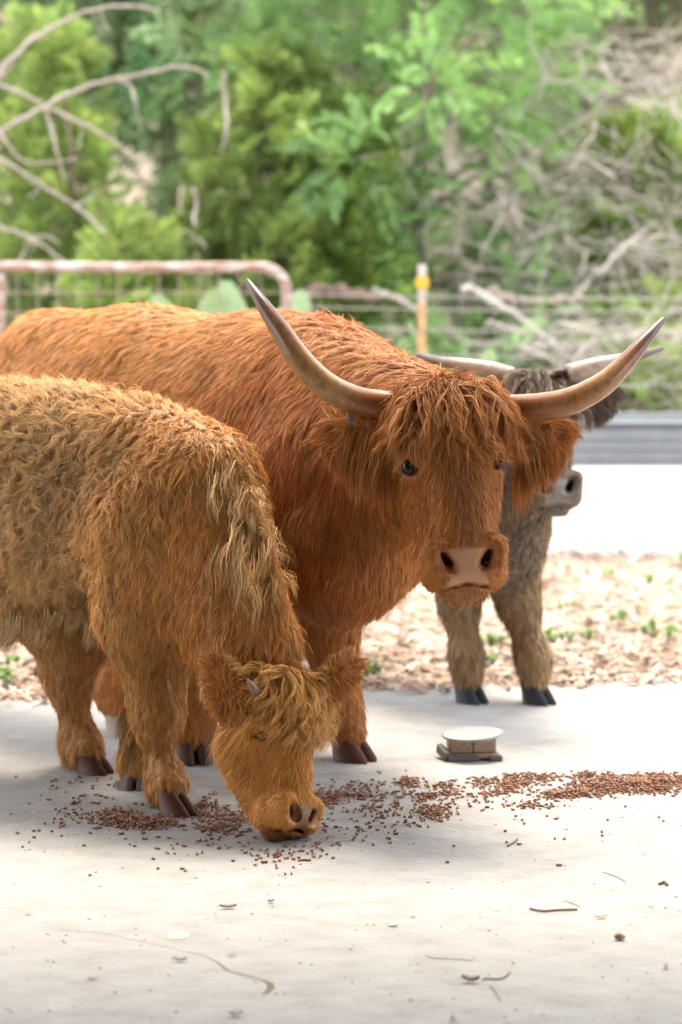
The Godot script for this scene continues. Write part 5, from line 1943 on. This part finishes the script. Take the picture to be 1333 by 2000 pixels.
func build_pellets() -> void:
	# centres and spreads in the photograph, laid on the concrete: u, v, su, sv, count
	var heaps := [
		[1300, 1528, 60, 9, 420], [1230, 1530, 50, 9, 380], [1170, 1538, 42, 8, 260], [1115, 1553, 34, 5, 190], [1265, 1545, 60, 7, 160], [1140, 1518, 26, 5, 80], [1080, 1556, 20, 4, 70],
		[1010, 1524, 26, 8, 120], [1000, 1540, 22, 7, 90], [1055, 1522, 28, 6, 70], [945, 1530, 24, 7, 70], [965, 1550, 22, 5, 40], [875, 1540, 20, 8, 60], [800, 1530, 16, 6, 80], [835, 1558, 26, 6, 60], [842, 1588, 22, 8, 130], [1040, 1574, 24, 5, 50],
		[910, 1562, 90, 22, 90], [630, 1562, 22, 9, 170], [690, 1556, 26, 6, 50], [745, 1570, 60, 26, 110], [700, 1540, 50, 16, 60], [760, 1600, 80, 30, 60],
		[265, 1606, 42, 9, 260], [215, 1596, 36, 8, 90], [300, 1612, 40, 8, 120], [400, 1580, 30, 14, 100], [425, 1610, 40, 14, 130], [470, 1600, 26, 16, 90], [180, 1580, 60, 24, 60], [350, 1640, 90, 22, 50], [540, 1670, 60, 14, 60], [620, 1650, 60, 30, 45], [110, 1600, 70, 34, 26], [140, 1530, 80, 16, 24],
		[700, 1600, 420, 40, 120], [900, 1700, 420, 30, 8], [300, 1700, 200, 30, 10],
	]
	var spots := []
	for q in heaps:
		for k in int(q[4] * 0.8):
			var p := G(q[0] + rng.randfn(0, q[2] * 0.75), q[1] + rng.randfn(0, q[3] * 0.8))
			if absf(p.x) < 1.2 and p.z < -5.0:
				spots.append(p)
	spots.sort_custom(func(a, b): return a.z > b.z)
	var b := Buf.new()
	b.tube([Vector3(-0.005, 0, 0), Vector3(-0.0043, 0, 0), Vector3(0.0043, 0, 0), Vector3(0.005, 0, 0)], [0.0019, 0.0025, 0.0025, 0.0019], 8, [Color.WHITE])
	var tones := []
	for c in [lin(0.24, 0.115, 0.07), lin(0.3, 0.155, 0.095), lin(0.19, 0.09, 0.055), lin(0.26, 0.12, 0.065)]:
		tones.append(mat("feed_pellet", c, 0.85))
	var mesh := b.mesh(tones[0])
	var cells := {}
	var rest := []
	for k in spots.size():
		var p: Vector3 = spots[k]
		var key := Vector2i(int(p.x / 0.011), int(p.z / 0.011))
		var lay: int = cells.get(key, 0)
		cells[key] = lay + 1
		var bs := Basis.from_euler(Vector3(0, rng.randf() * TAU, rng.randf_range(-0.12, 0.12) * (1.0 if lay == 0 else 2.5)))
		bs = bs.scaled_local(Vector3(rng.randf_range(0.45, 1.35), rng.randf_range(0.85, 1.1), 1))
		var at := p + Vector3(0, 0.0028 + 0.0042 * mini(lay, 2), 0)
		if k < 300:
			var o := MeshInstance3D.new()
			o.mesh = mesh
			o.material_override = tones[rng.randi() % 4]
			o.name = numbered("feed_pellet")
			add_child(o)
			o.transform = Transform3D(bs, at)
			tag(o, "loose brown feed pellet lying scattered on the concrete", "pellet", "feed pellets scattered on the concrete")
		else:
			rest.append(Transform3D(bs, at))
		if rng.randf() < 0.4:                               # broken bits and crumbs of feed
			var sc := rng.randf_range(0.2, 0.55)
			rest.append(Transform3D(Basis(Vector3.UP, rng.randf() * TAU).scaled(Vector3.ONE * sc), Vector3(p.x + rng.randfn(0, 0.02), 0.0026 * sc, p.z + rng.randfn(0, 0.03))))
	var mm := MultiMesh.new()
	mm.transform_format = MultiMesh.TRANSFORM_3D
	mm.use_colors = true
	var vm := mat("feed_pellets", Color.WHITE, 0.85, true)
	mm.mesh = b.mesh(vm)
	mm.instance_count = rest.size()
	for k in rest.size():
		mm.set_instance_transform(k, rest[k])
		mm.set_instance_color(k, Color(0.27, 0.135, 0.082) * rng.randf_range(0.7, 1.25))
	var mi := MultiMeshInstance3D.new()
	mi.multimesh = mm
	mi.name = "feed_pellets"
	add_child(mi)
	tag(mi, "spilled trail of brown feed pellets across the concrete", "feed", "", "stuff")


func leaf_on_floor(u: float, v: float, ln: float, wd: float, turn: float, curl: float, col: Color, label: String) -> void:
	var c := G(u, v, 0.001)
	var b := Buf.new()
	var rows := 8
	var bs := Basis(Vector3.UP, turn)
	var k0 := 0
	for k in rows + 1:
		var s := float(k) / rows
		var w := wd * 0.5 * pow(sin(PI * clampf(s, 0.02, 0.98)), 0.8) + 0.0004
		var x := (s - 0.5) * ln
		for q in 3:
			var e := q - 1.0
			b.vert(c + bs * Vector3(x, 0.0015 + curl * (e * e * 0.7 + 2.2 * (s - 0.5) * (s - 0.5)) * wd, e * w), (bs * Vector3(-curl * (s - 0.5), 1, -e * curl)).normalized(), col * (0.85 if q == 1 else 1.0))
	for k in rows:
		for q in 2:
			var a := k0 + k * 3 + q
			b.i.append_array([a, a + 1, a + 4, a, a + 4, a + 3])
	var t := thing("dry_leaf", label, "leaf", c, "dry leaves on the concrete")
	part("blade", b.mesh(mat("dead_leaf", Color.WHITE, 0.7, true)), t)
	var st := Buf.new()
	var e := c + bs * Vector3(-ln * 0.5, 0.0015 + curl * 0.55 * wd, 0)
	st.tube([e, e + bs * Vector3(-ln * 0.12, -0.0004, 0.001), e + bs * Vector3(-ln * 0.22, 0.0, 0.003)], [0.0007, 0.0006, 0.0005], 5, [col * 0.7])
	part("stalk", st.mesh(mat("dead_stalk", Color.WHITE, 0.7, true)), t)


func twig_on_floor(px: Array, w: float, col: Color, label: String) -> void:
	var pts := []
	for q in px:
		pts.append(G(q[0], q[1], w + 0.0005))
	var t := thing("floor_twig", label, "twig", pts[0], "twigs and straws on the concrete")
	var b := Buf.new()
	b.tube(smooth_path(pts, 4), [w], 5, [col])
	part("stem", b.mesh(mat("dry_straw", Color.WHITE, 0.8, true)), t)


func build_litter() -> void:
	var tan_ := Color(0.42, 0.27, 0.17)
	var brn := Color(0.2, 0.12, 0.075)
	var pal := Color(0.52, 0.4, 0.3)
	leaf_on_floor(446, 1774, 0.034, 0.012, 0.1, 0.5, brn, "dark brown curled leaf lying nearest the grazing calf's muzzle")
	leaf_on_floor(768, 1808, 0.022, 0.014, -0.6, 0.2, pal, "pale tan oval leaf lying flat on the open concrete")
	leaf_on_floor(808, 1790, 0.012, 0.008, 0.9, 0.3, pal, "tiny pale leaf beside the tan oval leaf")
	leaf_on_floor(57, 1786, 0.013, 0.008, 0.4, 0.2, tan_, "small tan leaf alone on bare concrete near the calf's side")
	leaf_on_floor(182, 1912, 0.020, 0.010, 0.7, 0.3, tan_, "narrow brown leaf lying near the faint end of the crack")
	leaf_on_floor(352, 1877, 0.026, 0.009, -0.1, 0.6, tan_, "boat-shaped tan leaf between the pale disc and the wet crack")
	leaf_on_floor(455, 1868, 0.015, 0.006, 0.2, 0.3, brn, "slim dark leaf just above the wet crack")
	leaf_on_floor(462, 1984, 0.022, 0.014, 0.3, 0.5, pal, "pale cupped leaf below the end of the wet crack")
	leaf_on_floor(920, 1918, 0.032, 0.014, -0.2, 0.7, Color(0.26, 0.2, 0.15), "grey-brown folded leaf casting a small shadow near a twig")
	leaf_on_floor(1175, 1793, 0.024, 0.009, 0.3, 0.4, tan_, "tan sliver leaf beside a patch of crumbs")
	leaf_on_floor(1301, 1891, 0.018, 0.009, 1.4, 0.4, Color(0.34, 0.18, 0.11), "reddish brown leaf standing on its edge")
	leaf_on_floor(885, 1992, 0.018, 0.012, 1.2, 0.4, Color(0.4, 0.37, 0.34), "small grey leaf lying on bare concrete below the folded leaf")
	leaf_on_floor(530, 1763, 0.014, 0.01, 0.4, 0.5, brn, "crumpled dark scrap of leaf under the calf's muzzle")
	leaf_on_floor(1272, 1770, 0.014, 0.007, 0.0, 0.2, tan_, "tiny tan flake of leaf beside the dark moss crumb")
	twig_on_floor([[1035, 1774], [1060, 1779], [1090, 1777], [1128, 1776]], 0.0022, brn, "thick dark twig of bark on the concrete")
	twig_on_floor([[1102, 1758], [1118, 1764], [1134, 1771]], 0.0009, tan_, "thin straight straw above the bark twig")
	twig_on_floor([[945, 1911], [970, 1912], [985, 1909], [996, 1899]], 0.0016, brn, "bent dark twig beside the folded leaf")
	twig_on_floor([[1178, 1703], [1205, 1712], [1222, 1722]], 0.001, Color(0.36, 0.3, 0.2), "fine bent grass stalk far from the leaves")
	twig_on_floor([[832, 1867], [850, 1871], [876, 1872], [925, 1876]], 0.0008, tan_, "long hair-thin straw on the open concrete")
	twig_on_floor([[958, 1925], [970, 1940], [977, 1955]], 0.0009, brn, "short twig with a seed at its end")
	twig_on_floor([[992, 1652], [1005, 1644], [1012, 1638]], 0.0022, brn, "stubby dark twig below the pellet trail")
	twig_on_floor([[640, 1645], [690, 1640], [706, 1628], [712, 1612]], 0.0009, Color(0.42, 0.36, 0.27), "bowed dry straw among the scattered pellets")
	twig_on_floor([[1288, 1726], [1298, 1722], [1304, 1728]], 0.003, Color(0.16, 0.14, 0.09), "dark moss crumb near the tan leaf flake")
	# acorn-like seed and a pale dried disc
	var c := G(1211, 1836)
	var t := thing("seed_pod", "small brown and white seed pod standing on the concrete", "seed", c)
	var b := Buf.new()
	b.tube([c + Vector3(-0.011, 0.005, 0), c + Vector3(-0.008, 0.0065, 0), c + Vector3(0.0, 0.008, 0), c + Vector3(0.007, 0.0075, 0.002), c + Vector3(0.011, 0.006, 0.003)], [0.001, 0.005, 0.0078, 0.006, 0.001], 12, [Color(0.2, 0.1, 0.06), Color(0.24, 0.12, 0.07), Color(0.36, 0.2, 0.13), Color(0.55, 0.47, 0.4), Color(0.55, 0.47, 0.4)])
	part("shell", b.mesh(mat("seed_shell", Color.WHITE, 0.5, true)), t)
	var dc := G(348, 1828)
	var dsk := thing("dried_disc", "thin pale round dried flake stuck to the concrete", "flake", dc)
	var db := Buf.new()
	var ring := []
	var m := db.vert(dc + Vector3(0, 0.002, 0), Vector3.UP, Color(0.4, 0.34, 0.28))
	for k in 24:
		var w := TAU * k / 24.0
		var r := 0.021 * (1.0 + 0.08 * sin(w * 3.0 + 1.0))
		db.vert(dc + Vector3(cos(w) * r, 0.0022, sin(w) * r * 1.3), Vector3.UP, Color(0.46, 0.41, 0.36))
		db.vert(dc + Vector3(cos(w) * r * 1.06, 0.0003, sin(w) * r * 1.36), Vector3(cos(w), 0.3, sin(w)).normalized(), Color(0.5, 0.42, 0.35))
	for k in 24:
		var a := 1 + k * 2
		var n := 1 + (k + 1) % 24 * 2
		db.i.append_array([m, a, n, a, a + 1, n + 1, a, n + 1, n])
	part("flake", db.mesh(mat("dried_flake", Color.WHITE, 0.5, true)), dsk)
	# wet crack: a thin film of water with a blunt end
	var cl := [[120, 1817, 0.25], [200, 1823, 0.35], [260, 1836, 0.45], [330, 1852, 0.6], [400, 1867, 0.9], [425, 1880, 4], [445, 1896, 6], [480, 1906, 7], [510, 1914, 8], [527, 1920, 10], [530, 1930, 11], [520, 1940, 9], [511, 1943, 4]]
	var wb := Buf.new()
	var last := Vector3.ZERO
	var pts := []
	for q in cl:
		pts.append(G(q[0], q[1], 0.0))
	for k in cl.size():
		var a: Vector3 = pts[maxi(k - 1, 0)]
		var e: Vector3 = pts[mini(k + 1, cl.size() - 1)]
		var tn := (e - a).normalized()
		var sd: Vector3 = Vector3(-tn.z, 0, tn.x) * (cl[k][2] / 1500.0) * rng.randf_range(0.8, 1.25)
		var p: Vector3 = pts[k]
		wb.vert(p - sd + Vector3(0, 0.0004, 0), (Vector3.UP - sd.normalized() * 0.5).normalized(), Color(0.21, 0.185, 0.15))
		wb.vert(p + Vector3(0, 0.0012, 0), Vector3.UP, Color(0.22, 0.195, 0.155))
		wb.vert(p + sd + Vector3(0, 0.0004, 0), (Vector3.UP + sd.normalized() * 0.5).normalized(), Color(0.21, 0.185, 0.15))
	for k in cl.size() - 1:
		for q in 2:
			var a := k * 3 + q
			wb.i.append_array([a, a + 1, a + 4, a, a + 4, a + 3])
	var wm := mat("wet_mud", Color.WHITE, 0.12, true, 0.6)
	var wet := part("wet_crack", wb.mesh(wm), self)
	tag(wet, "wet muddy streak running along a hairline crack in the concrete", "puddle")
	# crumbs and specks of soil
	var cb := Buf.new()
	cb.box(Vector3.ZERO, Vector3(1, 0.5, 0.7), Color.WHITE, Basis.IDENTITY, 0.3)
	var mm := MultiMesh.new()
	mm.transform_format = MultiMesh.TRANSFORM_3D
	mm.use_colors = true
	mm.mesh = cb.mesh(mat("crumb", Color.WHITE, 0.9, true, 0.2))
	mm.instance_count = 900
	for k in 900:
		var p := G(rng.randf_range(-20, 1353), 1500 + 510 * pow(rng.randf(), 0.8))
		var sc := 0.0005 + 0.0013 * pow(rng.randf(), 4.0)
		mm.set_instance_transform(k, Transform3D(Basis(Vector3.UP, rng.randf() * TAU).scaled(Vector3(sc * rng.randf_range(0.8, 2.5), sc, sc)), p + Vector3(0, sc * 0.4, 0)))
		mm.set_instance_color(k, Color(0.2, 0.14, 0.09) * rng.randf_range(0.5, 1.6))
	var mi := MultiMeshInstance3D.new()
	mi.multimesh = mm
	mi.name = "crumbs"
	add_child(mi)
	tag(mi, "tiny brown crumbs of soil sprinkled over the concrete", "crumbs", "", "stuff")
